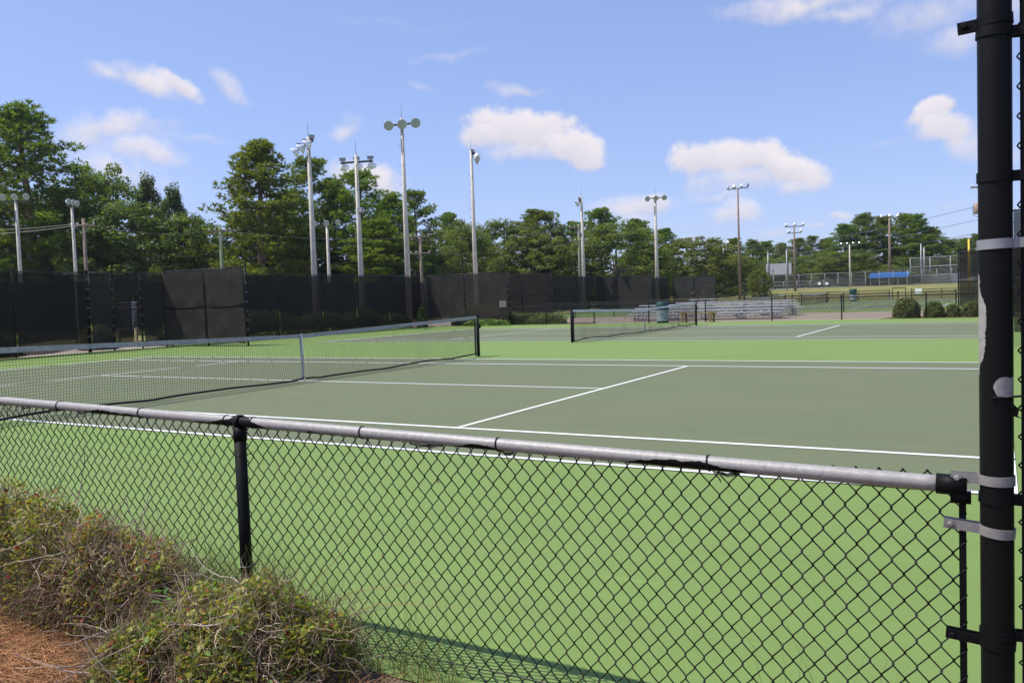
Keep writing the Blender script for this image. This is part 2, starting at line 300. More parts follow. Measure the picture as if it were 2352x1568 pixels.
# near rail: galvanised pipe with the black coating peeled off along the top, left underneath and in torn patches
def peel_mat(name, kind):
    m = mat(name, (.27, .255, .235), rough=.5, metal=.1, col2=(.42, .395, .365), scale=45, bump=.14, bscale=80, lo=.25, hi=.75, spec=.4); nt = m.node_tree; L = nt.links; p = nt.nodes['Principled BSDF']
    b = nt.nodes.new('ShaderNodeBsdfPrincipled'); b.inputs['Base Color'].default_value = (.0055, .0052, .0052, 1); b.inputs['Roughness'].default_value = .5; b.inputs['Specular IOR Level'].default_value = .18
    tc = nt.nodes.new('ShaderNodeTexCoord'); sp = nt.nodes.new('ShaderNodeSeparateXYZ'); L.new(tc.outputs['Object'], sp.inputs[0])
    nz = nt.nodes.new('ShaderNodeTexNoise'); nz.inputs['Detail'].default_value = 5; nz.inputs['Roughness'].default_value = .6
    mp = nt.nodes.new('ShaderNodeMapping'); L.new(tc.outputs['Object'], mp.inputs['Vector']); L.new(mp.outputs[0], nz.inputs['Vector'])
    def M(op, a, c=None):
        n = nt.nodes.new('ShaderNodeMath'); n.operation = op
        for i, v in enumerate((a, c)):
            if v is None: continue
            if isinstance(v, (int, float)): n.inputs[i].default_value = v
            else: L.new(v, n.inputs[i])
        return n.outputs[0]
    if kind == 'rail':   # object axis along x, centre of pipe at y=z=0
        mp.inputs['Scale'].default_value = (1, 1, 1.5); nz.inputs['Scale'].default_value = 5.5
        n2 = nt.nodes.new('ShaderNodeTexNoise'); n2.inputs['Scale'].default_value = 1.7; n2.inputs['Detail'].default_value = 1; L.new(tc.outputs['Object'], n2.inputs['Vector'])
        h = M('ADD', M('MULTIPLY', sp.outputs[2], -22), M('MULTIPLY', sp.outputs[1], 10))      # >0 on the shaded underside
        v = M('ADD', M('ADD', h, M('MULTIPLY', M('SUBTRACT', nz.outputs['Fac'], .5), 1.6)), M('MULTIPLY', M('SUBTRACT', n2.outputs['Fac'], .52), 4.2))
        near = M('MULTIPLY', M('SUBTRACT', 1, M('MINIMUM', M('MULTIPLY', M('ABSOLUTE', M('SUBTRACT', sp.outputs[0], 8.86)), 3.2), 1.0)), 1.0)
        v = M('ADD', v, near); k = M('GREATER_THAN', v, .20)
    else:                # tall post: coating intact but for a long strip and a round patch
        mp.inputs['Scale'].default_value = (1, 1, 1); nz.inputs['Scale'].default_value = 22
        w1 = M('MULTIPLY', M('SUBTRACT', nz.outputs['Fac'], .5), .05)
        dz = M('ABSOLUTE', M('SUBTRACT', sp.outputs[2], 1.335)); sx = M('ADD', sp.outputs[0], M('MULTIPLY', M('MULTIPLY', dz, dz), .95))
        strip = M('LESS_THAN', M('ADD', sx, M('MULTIPLY', w1, .55)), -.0245)
        rr = M('ADD', M('POWER', M('MULTIPLY', M('SUBTRACT', sp.outputs[0], .024), 1.0), 2.0), M('POWER', M('SUBTRACT', sp.outputs[2], 1.172), 2.0))
        circ = M('MULTIPLY', M('LESS_THAN', M('ADD', rr, M('MULTIPLY', w1, .028)), .00085), M('LESS_THAN', sp.outputs[1], 0.0))
        circ = M('MULTIPLY', circ, M('GREATER_THAN', sp.outputs[2], 1.148))
        k = M('SUBTRACT', 1, M('MAXIMUM', strip, circ))
    mx = nt.nodes.new('ShaderNodeMixShader'); L.new(k, mx.inputs[0]); L.new(p.outputs[0], mx.inputs[1]); L.new(b.outputs[0], mx.inputs[2])
    L.new(mx.outputs[0], nt.nodes['Material Output'].inputs[0]); return m
RAILM = peel_mat('peeling_rail', 'rail'); POSTM = peel_mat('peeling_post', 'post')

# ------------------------------------------------------------------ terrain and courts
def gz(y):
    y = np.asarray(y, float)
    def ss(a, b): t = np.clip((y-a)/(b-a), 0, 1); return t*t*(3-2*t)
    return .04*ss(29.6, 42.5) + 1.56*ss(83, 122) + 1.2*ss(140, 300)
def grid_sheet(name, xs, ys, zf, m, parent=None):
    X, Y = np.meshgrid(xs, ys); V = np.stack([X, Y, zf(X, Y)], -1).reshape(-1, 3); nx = len(xs)
    F = [(j*nx+i, j*nx+i+1, (j+1)*nx+i+1, (j+1)*nx+i) for j in range(len(ys)-1) for i in range(nx-1)]
    return obj(name, fast_mesh(name, V, F), m, parent, True)
GRASS = mat('mown_grass', (.155, .165, .032), rough=.95, col2=(.235, .20, .060), scale=.22, bump=.6, bscale=8, detail=9)
ys = sorted(set(list(np.arange(-40, 30, 5)) + list(np.arange(29, 150, 1.5)) + list(np.arange(150, 320, 12)) + [400, 550, 700, -120, -300, -700]))
xs = sorted(set(list(np.arange(-120, 121, 8)) + [-700, -400, -250, 250, 400, 700]))
struct(grid_sheet('ground', xs, ys, lambda X, Y: gz(Y) - .03, GRASS))
def rect(mb, x0, x1, y0, y1, z): mb.add([(x0, y0, z), (x1, y0, z), (x1, y1, z), (x0, y1, z)], [(0, 1, 2, 3)])
GREENC = court_mat('green_acrylic', (.176, .260, .070), (.186, .258, .078)); GREYC = court_mat('grey_green_acrylic', (.147, .170, .090), (.153, .167, .094))
def court_block(ox, oy, oz, front=-9.50):
    mb = MB(); rect(mb, -18.35, 18.35, front, 29.0, 0); pad = struct(mb.build('tennis_court_surface', GREENC)); pad.location = (ox, oy, oz)
    for c in (0.0, 18.59):
        m2 = MB(); rect(m2, -11.885, 11.885, c-5.485, c+5.485, .004); m2.build('playing_surface', GREYC, pad)
        w = .06; w2 = .075
        def ln(x0, x1, y0, y1): m3 = MB(); rect(m3, x0, x1, y0, y1, .008); m3.build('court_line', WHITE, pad)
        for s in (-1, 1):
            ln(-11.885, 11.885, c+s*5.485-(w2 if s > 0 else 0), c+s*5.485+(0 if s > 0 else w2))
            ln(-11.78, 11.78, c+s*4.115-w2/2, c+s*4.115+w2/2)
            ln(s*11.885-(.1 if s > 0 else 0), s*11.885+(0 if s > 0 else .1), c-5.405, c-4.16); ln(s*11.885-(.1 if s > 0 else 0), s*11.885+(0 if s > 0 else .1), c-4.07, c+4.07); ln(s*11.885-(.1 if s > 0 else 0), s*11.885+(0 if s > 0 else .1), c+4.16, c+5.405)
            ln(s*6.4-w/2, s*6.4+w/2, c-4.07, c+4.07)
            ln(min(0, s*6.37), max(0, s*6.37), c-w/2, c+w/2)
    return pad
court_block(0, 0, 0); court_block(-3.3, 52.9, .04, -11.85)
struct(grid_sheet('concrete_apron', np.linspace(-30, 14, 12), np.linspace(29.05, 41.0, 16), lambda X, Y: gz(Y)-.012, TANC))
mb = MB(); rect(mb, -26, -18.45, 5.0, 11.2, -.012); struct(mb.build('concrete_path', PINKC))
mb = MB(); rect(mb, -24, -18.45, 11.25, 46, -.010); rect(mb, -24, -18.45, -8, 4.95, -.010); struct(mb.build('mulched_bed', STRAW))
mb = MB(); mb.add([(7.0, 29.06, .0), (18, 29.06, .0), (18, 30.9, .012), (7.5, 30.7, .012)], [(0, 1, 2, 3)]); struct(mb.build('shrub_bed', STRAW))
mb = MB(); mb.add([(-15.5, 29.06, .0), (-7.2, 29.06, .0), (-7.8, 30.9, .012), (-15.5, 31.2, .012)], [(0, 1, 2, 3)]); struct(mb.build('hedge_bed', STRAW))
mb = MB(); rect(mb, -8, 20, -9.72, -9.503, -.004); struct(mb.build('concrete_edge', SOIL))
struct(grid_sheet('planting_bed', np.linspace(-8, 20, 60), np.linspace(-16, -9.724, 24), lambda X, Y: -.006 + np.clip((-9.75-Y)*.06, 0, .2) + .012*np.sin(X*5)*np.sin(Y*7)*np.clip((-9.75-Y)*3, 0, 1), STRAW))

# ------------------------------------------------------------------ near low fence
FY = -9.42; RZ = lambda x: .985 - (max(x, 5.0)-6.93)*.0182
nf = tag(empty('low_fence', (0, 0, 0)), 'knee-high black chain-link fence with peeling silver top rail in the foreground', 'fence')
L0, L1 = -14.0, 11.655; LM = 11.695
dirx = Vector((1, 0, -.0182)).normalized()
mb = MB(); n = 120
mb.tube([(5.0+(L1-5.0)*i/n, 0, 0) for i in range(n+1)],   .0228, 20); rail = mb.build('top_rail', RAILM, nf, True)
rail.rotation_euler = (0, -math.asin(dirx.z), 0); rail.location = (0, FY, RZ(5.0)+.0182*5.0)
mb = MB(); mb.tube([(L0, 0, 0), (5.02, 0, 0)], .0228, 20); r2 = mb.build('top_rail', RAILM, nf, True); r2.location = (0, FY, RZ(5.0))
def ring(mb, c, ax, r, wd, th, n=20):
    """flat band round a pipe"""
    M = Matrix.Translation(Vector(c)) @ Vector(ax).to_track_quat('Z', 'Y').to_matrix().to_4x4()
    mb.lathe([(r, -wd/2), (r+th, -wd/2), (r+th, wd/2), (r, wd/2)], n, M, cap=False)
for px in (-10.7, -6.8, -2.9, 1.05, 4.95, 8.85):
    mb = MB(); mb.tube([(px, FY-.002, -.05), (px, FY-.002, RZ(px)-.035)], .0262, 18); po = mb.build('post', BLACK, nf, True)
    mb = MB(); ring(mb, (px, FY, RZ(px)), (1, 0, 0), .0245, .026, .006); mb.tube([(px, FY, RZ(px)-.085), (px, FY, RZ(px)-.024)], .030, 18); mb.build('post_cap', BLACK, po, True)
    for z in (.30, .80):
        mb = MB(); ring(mb, (px, FY, z), (0, 0, 1), .0264, .004, .0025); mb.tube([(px+.026, FY+.008, z), (px+.05, FY+.016, z+.01), (px+.056, FY+.012, z+.018)], .002, 5); mb.build('tie_wire', GREY_STEEL if z < .5 else WIRE, nf, True)
for tx in (5.6, 6.3, 6.95, 7.5, 8.17, 8.77, 8.94, 9.56, 10.2, 10.98):
    mb = MB(); ring(mb, (tx, FY, RZ(tx)), (1, 0, .12), .0240, .0045, .0028); mb.tube([(tx, FY+.02, RZ(tx)-.018), (tx+.012, FY+.018, RZ(tx)-.036), (tx+.03, FY+.012, RZ(tx)-.052), (tx+.034, FY+.008, RZ(tx)-.06)], .0022, 5); mb.build('tie_wire', WIRE, nf, True)
# torn flaps of coating hanging under the rail
for i, (tx, ln_) in enumerate(((7.42, .10), (7.68, .06), (9.8, .16), (10.22, .05), (11.0, .08), (7.16, .08))):
    pts = []; z0 = RZ(tx)
    for a in range(7):
        u = a/6; pts += [(tx+u*ln_, FY-.012+.004*math.sin(a*2+i), z0-.0215-.001*a % .004), (tx+u*ln_+.006, FY-.020-.006*math.sin(u*3.1), z0-.025-.008*math.sin(u*3.1)*(1+.4*math.sin(a*3+i)))]
    mb = MB(); mb.add(pts, [(2*a, 2*a+1, 2*a+3, 2*a+2) for a in range(6)]); mb.build('peeled_flap', BLACK, nf)
DW, DH, WR = .063, .077, .0023
def strand_mesh(nhalf, name, loose=0):
    pts = []; a = DW/2
    for k in range(nhalf):
        s = k % 2; zt = -k*DH/2
        x0, x1 = (0, a) if s == 0 else (a, 0); sg = 1 if s == 0 else -1
        e = .0026 if s == 0 else -.0026
        pts += [(x0-e*.9, 0, zt), (x0+e*.5, sg*.0034, zt-.0045), (x0+(x1-x0)*.5, sg*.0044, zt-DH/4), (x1-e*.5, sg*.0034, zt-DH/2+.0045)]
    pts.append((x1+e*.9, 0, -nhalf*DH/2))
    mb = MB(); mb.tube(pts, WR, 6); me = bpy.data.meshes.new(name); me.from_pydata(mb.v, [], mb.f); me.materials.append(WIRE)
    me.polygons.foreach_set('use_smooth', [True]*len(me.polygons)); return me
sm = strand_mesh(25, 'chain_link_wire')
k0 = 298; XE = LM-k0*DW/2
for i in range(k0):
    x = LM-(i+1)*DW/2; o = obj('chain_link_wire', sm, None, nf); s = i % 2
    o.location = (x if not s else x+DW/2, FY+.031, RZ(x)-.004+.034*max(0, min(1, (x-10.75)/.85))); o.rotation_euler = (0, 0, math.pi if s else 0)
    if s: o.rotation_euler = (0, 0, 0); o.scale = (-1, 1, 1)
me = bpy.data.meshes.new('chain_link'); me.from_pydata([(L0, FY+.031, .03), (XE, FY+.031, .03), (XE, FY+.031, RZ(XE)), (L0, FY+.031, RZ(L0))], [], [(0, 1, 2, 3)])
uv = me.uv_layers.new(); [setattr(uv.data[i], 'uv', c) for i, c in enumerate(((0, 0), (XE-L0, 0), (XE-L0, .98), (0, .98)))]
obj('chain_link', me, LINKB, nf)
mb = MB(); mb.tube([(-14+i*.25, FY+.026, .052+.006*math.sin(i*1.7)) for i in range(103)], .0026, 6); mb.build('tension_wire', WIRE, nf, True)
mb = MB(); mb.box((11.688, FY+.030, .47), (.018, .007, .86)); mb.build('tension_bar', BLACK, nf)
mb = MB(); mb.tube([(11.625, FY, RZ(11.62)), (11.70, FY, RZ(11.7))], [.0285, .0275], 18); mb.box((11.685, FY, RZ(11.68)-.032), (.05, .035, .03)); mb.build('rail_end_cup', BLACK, nf, True)

# ------------------------------------------------------------------ tall post and the high fence to the right of it
PX = 11.771; PR = .0405
tf = tag(empty('tall_fence', (PX, FY, 0)), 'thick black fence post with silver clamps at the right edge of the photo', 'fence')
def tpart(mb, name, m, smooth=True): return mb.build(name, m, tf, smooth)
mb = MB(); mb.tube([(0, 0, -.1+i*.2) for i in range(17)], PR, 28); tpart(mb, 'post', POSTM)
mb = MB(); mb.lathe([(.044, 3.08), (.044, 3.12), (.03, 3.16), (.001, 3.17)], 20); tpart(mb, 'post_cap', BLACK)
def band(z, m, side, reach, tilt=0.0, wd=.026):
    mb = MB(); M = Matrix.Rotation(tilt, 4, 'Y')
    v = Vector((0, 0, z)); mb2 = MB(); ring(mb2, (0, 0, 0), (0, 0, 1), PR+.0005, wd, .003, 44)
    mb2.box((side*(PR+reach/2-.004), -.012, 0), (reach+.008, .0028, wd)); mb2.box((side*(PR+reach/2-.004), .014, 0), (reach+.008, .0028, wd))
    for q in mb2.v: mb.v.append(tuple(v + M @ Vector(q)))
    mb.f = mb2.f; b = tpart(mb, 'clamp_band', m, False)
    mb = MB(); c = v + M @ Vector((side*(PR+reach-.016), -.014, 0)); Mx = Matrix.Translation(c) @ Matrix.Rotation(math.pi/2, 4, 'X')
    mb.lathe([(.012, .0), (.012, .0015)], 14, Mx); mb.lathe([(.008, .0015), (.008, .007), (.0055, .009)], 6, Mx); mb.build('bolt', m, b, False)
    return b
band(2.135, BLACK, -1, .045, R(-3)); band(2.105, BLACK, 1, .075, R(4)); band(1.73, BLACK, 1, .075, 0); band(1.553, GREY_STEEL, 1, .075, R(-1.5)); band(.922, GALV, -1, .070, 0)
band(.872, BLACK, 1, .075, R(2)); band(.782, GALV, -1, .088, R(5)); band(.500, BLACK, 1, .080, R(-2)); band(.474, BLACK, -1, .085, R(4))
for z in (2.75,): band(z, BLACK, 1, .075, 0)
mb = MB(); mb.tube([(-.012, -PR-.003, 1.147), (.10, -PR+.01, 1.157)], .0032, 6); tpart(mb, 'wire_stub', WIRE)
mb = MB(); mb.add([(.036, -.03, 1.135), (.052, -.034, 1.118), (.049, -.03, 1.100), (.060, -.032, 1.092), (.040, -.028, 1.098), (.032, -.03, 1.12)], [(0, 1, 2, 3, 4, 5)]); tpart(mb, 'peeled_flap', BLACK, False)
mb = MB(); mb.box((.069, -.004, 1.52), (.024, .010, 3.0)); tpart(mb, 'tension_bar', BLACK, False)
sm2 = strand_mesh(78, 'tall_chain_link_wire')
for i in range(30):
    o = obj('chain_link_wire', sm2, None, tf); s = i % 2; x = .053+i*DW/2
    o.location = (x, .014, 3.04); 
    if s: o.scale = (-1, 1, 1); o.location.x = x+DW/2
mb = MB(); mb.tube([(.04, 0, 3.03), (3.0, 0, 3.03)], .021, 14); tpart(mb, 'top_rail', BLACK)
mb = MB(); mb.tube([(3.0, 0, -.1), (3.0, 0, 3.1)], .03, 14); tpart(mb, 'post', BLACK)

# ------------------------------------------------------------------ nets
def make_net(name, label, band_mat, fine=1, mid=True):
    root = tag(empty(name), label, 'tennis net')
    for s in (-1, 1):
        mb = MB(); mb.tube([(0, s*6.4, -.05), (0, s*6.4, 1.06)], .042, 16); mb.lathe([(.047, 1.055), (.047, 1.085), (.038, 1.098), (.001, 1.10)], 16, Matrix.Translation((0, s*6.4, 0)))
        po = mb.build('net_post', BLACK, root, True)
        mb = MB(); mb.box((.05, s*6.4, .78), (.05, .06, .1)); mb.tube([(.07, s*6.4, .78), (.12, s*6.4, .78)], .008, 6); mb.build('winder', BLACK, po)
    H = lambda y: .914 + (1.055-.914)*(abs(y)/6.4)**1.1
    ny = 64; yy = [-6.33 + 12.66*i/ny for i in range(ny+1)]
    mb = MB(); v = []; f = []
    for i, y in enumerate(yy):
        h = H(y); dz = .004*math.sin(i*1.3)
        v += [(-.012, y, h), (.012, y, h), (.014, y, h-.075+dz), (-.014, y, h-.075+dz)]
    for i in range(ny):
        for j in range(4): a, b = i*4+j, i*4+(j+1) % 4; f.append((a, b, b+4, a+4))
    mb.add(v, f); mb.build('headband', band_mat, root)
    def bot(y): return .035 + .05*abs(math.sin(y*1.1+.6))*(abs(y)/6.4) + .02*(abs(y) < .25)
    def bx(y, u): return .045*math.sin(y*2.1+u*2)*u*(1-.3*u) + .02*math.sin(y*5.3+1)*u + .10*u*math.sin(y*.5+.7)*(1-(abs(y)/6.4)**3)*(abs(y) > .05)
    cell = .045*fine; nv = int(12.5/cell); nh = int(.9/cell); V = []; F = []; r = .0024*fine**.7
    def P(y, u): h = H(y)-.07; return (bx(y, u) + .003*math.sin(y*91+u*40), y + .006*math.sin(u*22+y*9), h + (bot(y)-h)*u)
    def strip(pts):
        o = len(V)
        for i, p in enumerate(pts):
            for j in range(3): a = 2.094*j; V.append(None)
        for i, p in enumerate(pts):
            q = Vector(pts[min(i+1, len(pts)-1)]) - Vector(pts[max(i-1, 0)]); q.normalize(); nrm = q.cross(Vector((1, 0, 0))).normalized(); b = q.cross(nrm)
            for j in range(3): a = 2.094*j; V[o+i*3+j] = tuple(Vector(p) + (nrm*math.cos(a) + b*math.sin(a))*r)
        for i in range(len(pts)-1):
            for j in range(3): F.append((o+i*3+j, o+i*3+(j+1) % 3, o+i*3+3+(j+1) % 3, o+i*3+3+j))
    for i in range(nv+1):
        y = -6.25 + 12.5*i/nv; strip([P(y, k/nh) for k in range(nh+1)])
    for k in range(1, nh):
        strip([P(-6.25 + 12.5*i/nv, k/nh) for i in range(nv+1)])
    stuff(obj('netting', fast_mesh('netting', V, F), CORD, root))
    for s0, s1 in ((-6.27, -.03), (.03, 6.27)):
        mb = MB(); ps = [s0+(s1-s0)*i/40 for i in range(41)]; v = []; f = []
        for y in ps:
            c = P(y, 1.0); v += [(c[0]-.010, y, c[2]+.016), (c[0]+.010, y, c[2]+.016), (c[0]+.012, y, c[2]-.018), (c[0]-.012, y, c[2]-.018)]
        for i in range(40):
            for j in range(4): a, b = i*4+j, i*4+(j+1) % 4; f.append((a, b, b+4, a+4))
        mb.add(v, f); mb.build('bottom_tape', CORD, root)
    for s in (-1, 1):
        mb = MB(); mb.box((0, s*6.27, .52), (.02, .05, 1.0)); mb.build('side_tape', CORD, root)
    mb = MB(); v = [(.018, -.025, .925), (.018, .025, .925), (.020, -.025, .5), (.020, .025, .5), (.012, -.024, .10), (.012, .024, .10), (-.012, -.024, .10), (-.012, .024, .10), (-.02, -.025, .925), (-.02, .025, .925)]
    mb.add(v, [(0, 1, 3, 2), (2, 3, 5, 4), (6, 7, 9, 8), (0, 8, 9, 1)]); cs = mb.build('centre_strap', TAPEW, root)
    mb = MB(); mb.box((0, 0, .085), (.03, .055, .03)); mb.tube([(0, 0, .07), (0, 0, .0)], .005, 6); mb.build('buckle', GREY_STEEL, cs)
    return root
net1 = make_net('tennis_net', 'nearest tennis net with grimy grey headband and white centre strap', TAPE)
net2 = copy_tree(net1); net2['label'] = 'second tennis net, with clean pale headband, in front of the bleachers'
for o in net2.children:
    if o.name.startswith('headband'):
        o.data = o.data.copy(); o.data.materials.clear(); o.data.materials.append(TAPEW)
net2.location = (-.11, 18.59, 0)
n3 = make_net('tennis_net', 'far tennis net right behind the metal bleachers, seen over their planks', TAPEW, 3); n3.location = (-3.55, 52.9, .04)
n4 = copy_tree(n3); n4['label'] = 'farthest tennis net, below the grassy slope to the right of the bleachers'; n4.location = (-3.4, 71.49, .04)

# ------------------------------------------------------------------ tall windscreen fences
def fence_run(name, label, p0, p1, z0=0.0, H=3.05, posts=None, screens='single', mid=False, sm=WSCREEN, gap=.10, bands=(), skip=(), low=False, link=True, rail_mat=None):
    """straight fence from p0 to p1; one windscreen per bay"""
    p0 = Vector((*p0, z0)); p1 = Vector((*p1, z0)); Ln = (p1-p0).length; d = (p1-p0)/Ln; ang = math.atan2(d.y, d.x)
    root = tag(empty(name, p0, ang), label, 'fence')
    posts = posts if posts is not None else [Ln*i/max(1, round(Ln/3.05)) for i in range(max(1, round(Ln/3.05))+1)]
    for i, t in enumerate(posts):
        pr = .038 if i in (0, len(posts)-1) or i in bands else .03
        mb = MB(); mb.tube([(t, 0, -.05), (t, 0, H+.02)], pr, 12); mb.lathe([(pr+.006, H+.0), (pr+.006, H+.035), (pr*.6, H+.07), (.001, H+.08)], 12, Matrix.Translation((t, 0, 0))); po = mb.build('post', BLACK, root, True)
        if i in bands:
            for z in np.arange(.25, H-.1, .36):
                mb = MB(); ring(mb, (t, 0, z), (0, 0, 1), pr, .024, .004, 12); mb.box((t+.05, 0, z), (.05, .02, .022)); mb.build('clamp_band', GALV, po)
    mb = MB(); mb.tube([(0, 0, H-.02), (Ln, 0, H-.02)], .021, 10); mb.build('top_rail', rail_mat or BLACKW, root, True)
    if mid:
        mb = MB(); mb.tube([(0, .0, H*.5), (Ln, .0, H*.5)], .021, 10); mb.build('middle_rail', BLACKW, root, True)
    if link:
        me = bpy.data.meshes.new('chain_link'); me.from_pydata([(0, .035, .03), (Ln, .035, .03), (Ln, .035, H+.02), (0, .035, H+.02)], [], [(0, 1, 2, 3)])
        uv = me.uv_layers.new(); [setattr(uv.data[i], 'uv', c) for i, c in enumerate(((0, 0), (Ln, 0), (Ln, H), (0, H)))]
        obj('chain_link', me, LINKB, root)
    if screens:
        for i in range(len(posts)-1):
            if i in skip: continue
            a, b = posts[i]+.06, posts[i+1]-.06
            zz = ((gap, H-.06),) if not mid else ((gap, H*.5-.05), (H*.5+.05, H-.05))
            for (za, zb) in zz:
                nx, nz = 22, 20; V = []; F = []; ph = random.random()*9
                for k in range(nz+1):
                    for j in range(nx+1):
                        u, v = j/nx, k/nz
                        y = -.042 + .014*math.sin(u*7+ph+v*4)*math.sin(v*3.1) + .006*math.sin((u-v)*9+ph*2)*(1-v*.4) + .005*math.sin(u*31+ph)*v + .012*math.sin((u+v*.6)*23+ph)*(1-v)**3
                        zs = za + (zb-za)*v - (.02*math.sin(u*math.pi)*(v > .9)) + (.05*math.sin(u*5+ph)*(1-v)**3)
                        V.append((a + (b-a)*u, -abs(y)-.03, zs))
                F = [(k*(nx+1)+j, k*(nx+1)+j+1, (k+1)*(nx+1)+j+1, (k+1)*(nx+1)+j) for k in range(nz) for j in range(nx)]
                obj('windscreen', fast_mesh('windscreen', V, F), sm if not isinstance(sm, (list, tuple)) else sm[i % len(sm)], root, True)
    return root
LX = -18.2
# left end of the near courts (facing +x: run goes from high y to low y so its front is to the right)
fence_run('tall_fence', 'black windscreen fence at the far left, behind the net', (LX, -9.4), (LX, 7.35), posts=[0, 2.8, 5.6, 8.4, 11.2, 14.0, 16.75], bands=(6,))
g = fence_run('tall_fence', 'black windscreen fence with the narrow open gate and wrinkled screen above it', (LX, 7.42), (LX, 11.0), posts=[0, .98, 2.25, 3.58], bands=(0, 1, 2), skip=(1,), sm=WSCREEN2, link=False)
# screen over the gate, gate head rail, open leaf
def small_screen(root, x0, x1, z0, z1, m, nx=12, nz=10):
    V = []
    for k in range(nz+1):
        for j in range(nx+1):
            u, v = j/nx, k/nz; fold = .03*math.sin((u*1.2+v)*9)*(1-v)*u + .02*math.sin(u*9-v*6)
            V.append((x0+(x1-x0)*u, -.05-abs(fold), z0+(z1-z0)*v - .05*math.sin(u*math.pi)*(v > .95)))
    F = [(k*(nx+1)+j, k*(nx+1)+j+1, (k+1)*(nx+1)+j+1, (k+1)*(nx+1)+j) for k in range(nz) for j in range(nx)]
    return obj('windscreen', fast_mesh('windscreen', V, F), m, root, True)
small_screen(g, 1.04, 2.19, 2.13, 2.98, WSCREEN2)
mb = MB(); mb.tube([(.98, 0, 2.10), (2.25, 0, 2.10)], .021, 10); mb.build('gate_head_rail', BLACK, g, True)
gt = empty('gate', (1.02, 0, 0)); gt.parent = g; 
for (a, b) in (((.04, .1), (.04, 1.98)), ((.76, .1), (.76, 1.98)), ((.04, .12), (.76, .12)), ((.04, 1.97), (.76, 1.97))):
    mb = MB(); mb.tube([(a[0], -.01, a[1]), (b[0], -.01, b[1])], .02, 10); mb.build('gate_frame', BLACK, gt, True)
sc_ = small_screen(gt, .07, .73, .16, 1.93, WSCREEN)
fence_run('tall_fence', 'black windscreen fence with green hedge behind it, left of the two near courts', (LX, 11.1), (LX, 28.6), posts=[0, 3.0, 6.0, 9.0, 11.6, 14.4, 17.5], bands=(4, 6), gap=.30)
fence_run('windscreen_wing', 'two-bay black windscreen wing with middle rail standing between the near courts', (-18.1, 10.72), (-13.30, 10.72), .04, posts=[0, 2.55, 4.8], mid=True, bands=(2,), gap=.12, sm=WSCREEN2)
fence_run('windscreen_wing', 'faded windscreen corner panel with a small white plate, left of the low far fence', (-18.1, 28.95), (-12.25, 28.95), posts=[0, 2.9, 5.85], bands=(1, 2), gap=.25, sm=WSCREEN2)
mb = MB(); mb.box((-12.62, 28.86, 1.22), (.46, .015, .36)); tag(mb.build('sign_plate', mat('plate', (.17, .165, .165), rough=.6)), 'small pale blank plate tied to the faded windscreen panel', 'sign')
fence_run('windscreen_wing', 'windscreen wing glimpsed through the gap right of the thick post', (12.0, 9.7), (18.1, 9.7), posts=[0, 3.0, 6.1], mid=True, bands=(0,), gap=.32)
fence_run('windscreen_wing', 'windscreen corner panel behind the thick post at right', (12.3, 28.95), (18.1, 28.95), posts=[0, 2.9, 5.8], gap=.12)
fence_run('tall_fence', 'black windscreen fence closing the right end of the near courts', (18.2, -9.4), (18.2, 28.9), gap=.12)
# second block of courts
BX, BY, BZ = -3.3, 52.9, .04
fence_run('windscreen_wing', 'black two-bay wing with middle rail behind the low hedge, far left of bleachers', (-21.35, 43.5), (-17.07, 43.5), BZ, H=3.33, posts=[0, 1.75, 4.28], mid=True, bands=(2,), gap=.1)
fence_run('tall_fence', 'dark windscreen fence of the far courts receding behind the bleachers', (-21.4, 43.6), (-21.4, 81.3), BZ, H=3.33, posts=[0, 5.5, 9.5, 12.5, 15.9, 17.2, 20, 23, 26, 30, 34, 37.7], skip=(4,), bands=(3, 4, 5), gap=.2)
fence_run('windscreen_wing', 'wide faded windscreen panel in the middle of the far courts', (-21.3, 62.5), (-16.34, 62.5), BZ, H=3.33, posts=[0, 4.96], bands=(1,), gap=.1, sm=WSCREEN2)
fence_run('windscreen_wing', 'farthest faded windscreen panel left of the grassy slope', (-20.9, 81.4), (-15.9, 81.4), BZ, H=3.33, posts=[0, 2.5, 5.0], bands=(2,), gap=.15, sm=screen_mat('thin_windscreen', (.040, .036, .035), .22))
fence_run('windscreen_wing', 'black windscreen panel with middle rail above the round shrubs at right', (9.72, 43.5), (14.9, 43.5), BZ, H=3.33, posts=[0, 2.6, 5.18], mid=True, bands=(0,), gap=.1)
# another court's fence far behind the left hedge
fence_run('tall_fence', 'second black windscreen fence seen dimly through the left fence', (-27.5, -6), (-27.5, 44), posts=[i*3.125 for i in range(17)], gap=.2)

# low fences
def low_fence(label, p0, p1, z0, posts, H=1.05):
    return fence_run('low_fence', label, p0, p1, z0, H, posts=posts, screens=None)
low_fence('low black chain-link fence along the far side of the near courts', (-12.2, 28.95), (18.2, 28.95), 0, [0, 2.3, 5.2, 8.3, 11.3, 14.55, 17.7, 21.2, 24.4, 27.4, 30.4])
low_fence('low black fence in front of the far courts, just behind the bleachers', (-17.0, 41.1), (9.7, 41.1), .04, [i*2.965 for i in range(10)])
low_fence('low black fence at the foot of the grassy slope', (-15.8, 81.6), (2.05, 81.6), .04, [i*2.975 for i in range(7)])
low_fence('low black fence beside the little gate below the green slope at right', (4.1, 81.6), (15.0, 81.6), .04, [i*2.725 for i in range(5)])
gt2 = tag(empty('garden_gate', (2.35, 81.7, .04)), 'small dark open gate at the foot of the grassy slope', 'gate')
for a, b in (((0, 0), (0, 1.25)), ((1.2, 0), (1.2, 1.25)), ((0, 1.24), (1.2, 1.24))):
    mb = MB(); mb.tube([(a[0], 0, a[1]), (b[0], 0, b[1])], .035, 8); mb.build('gate_frame', BLACK, gt2, True)
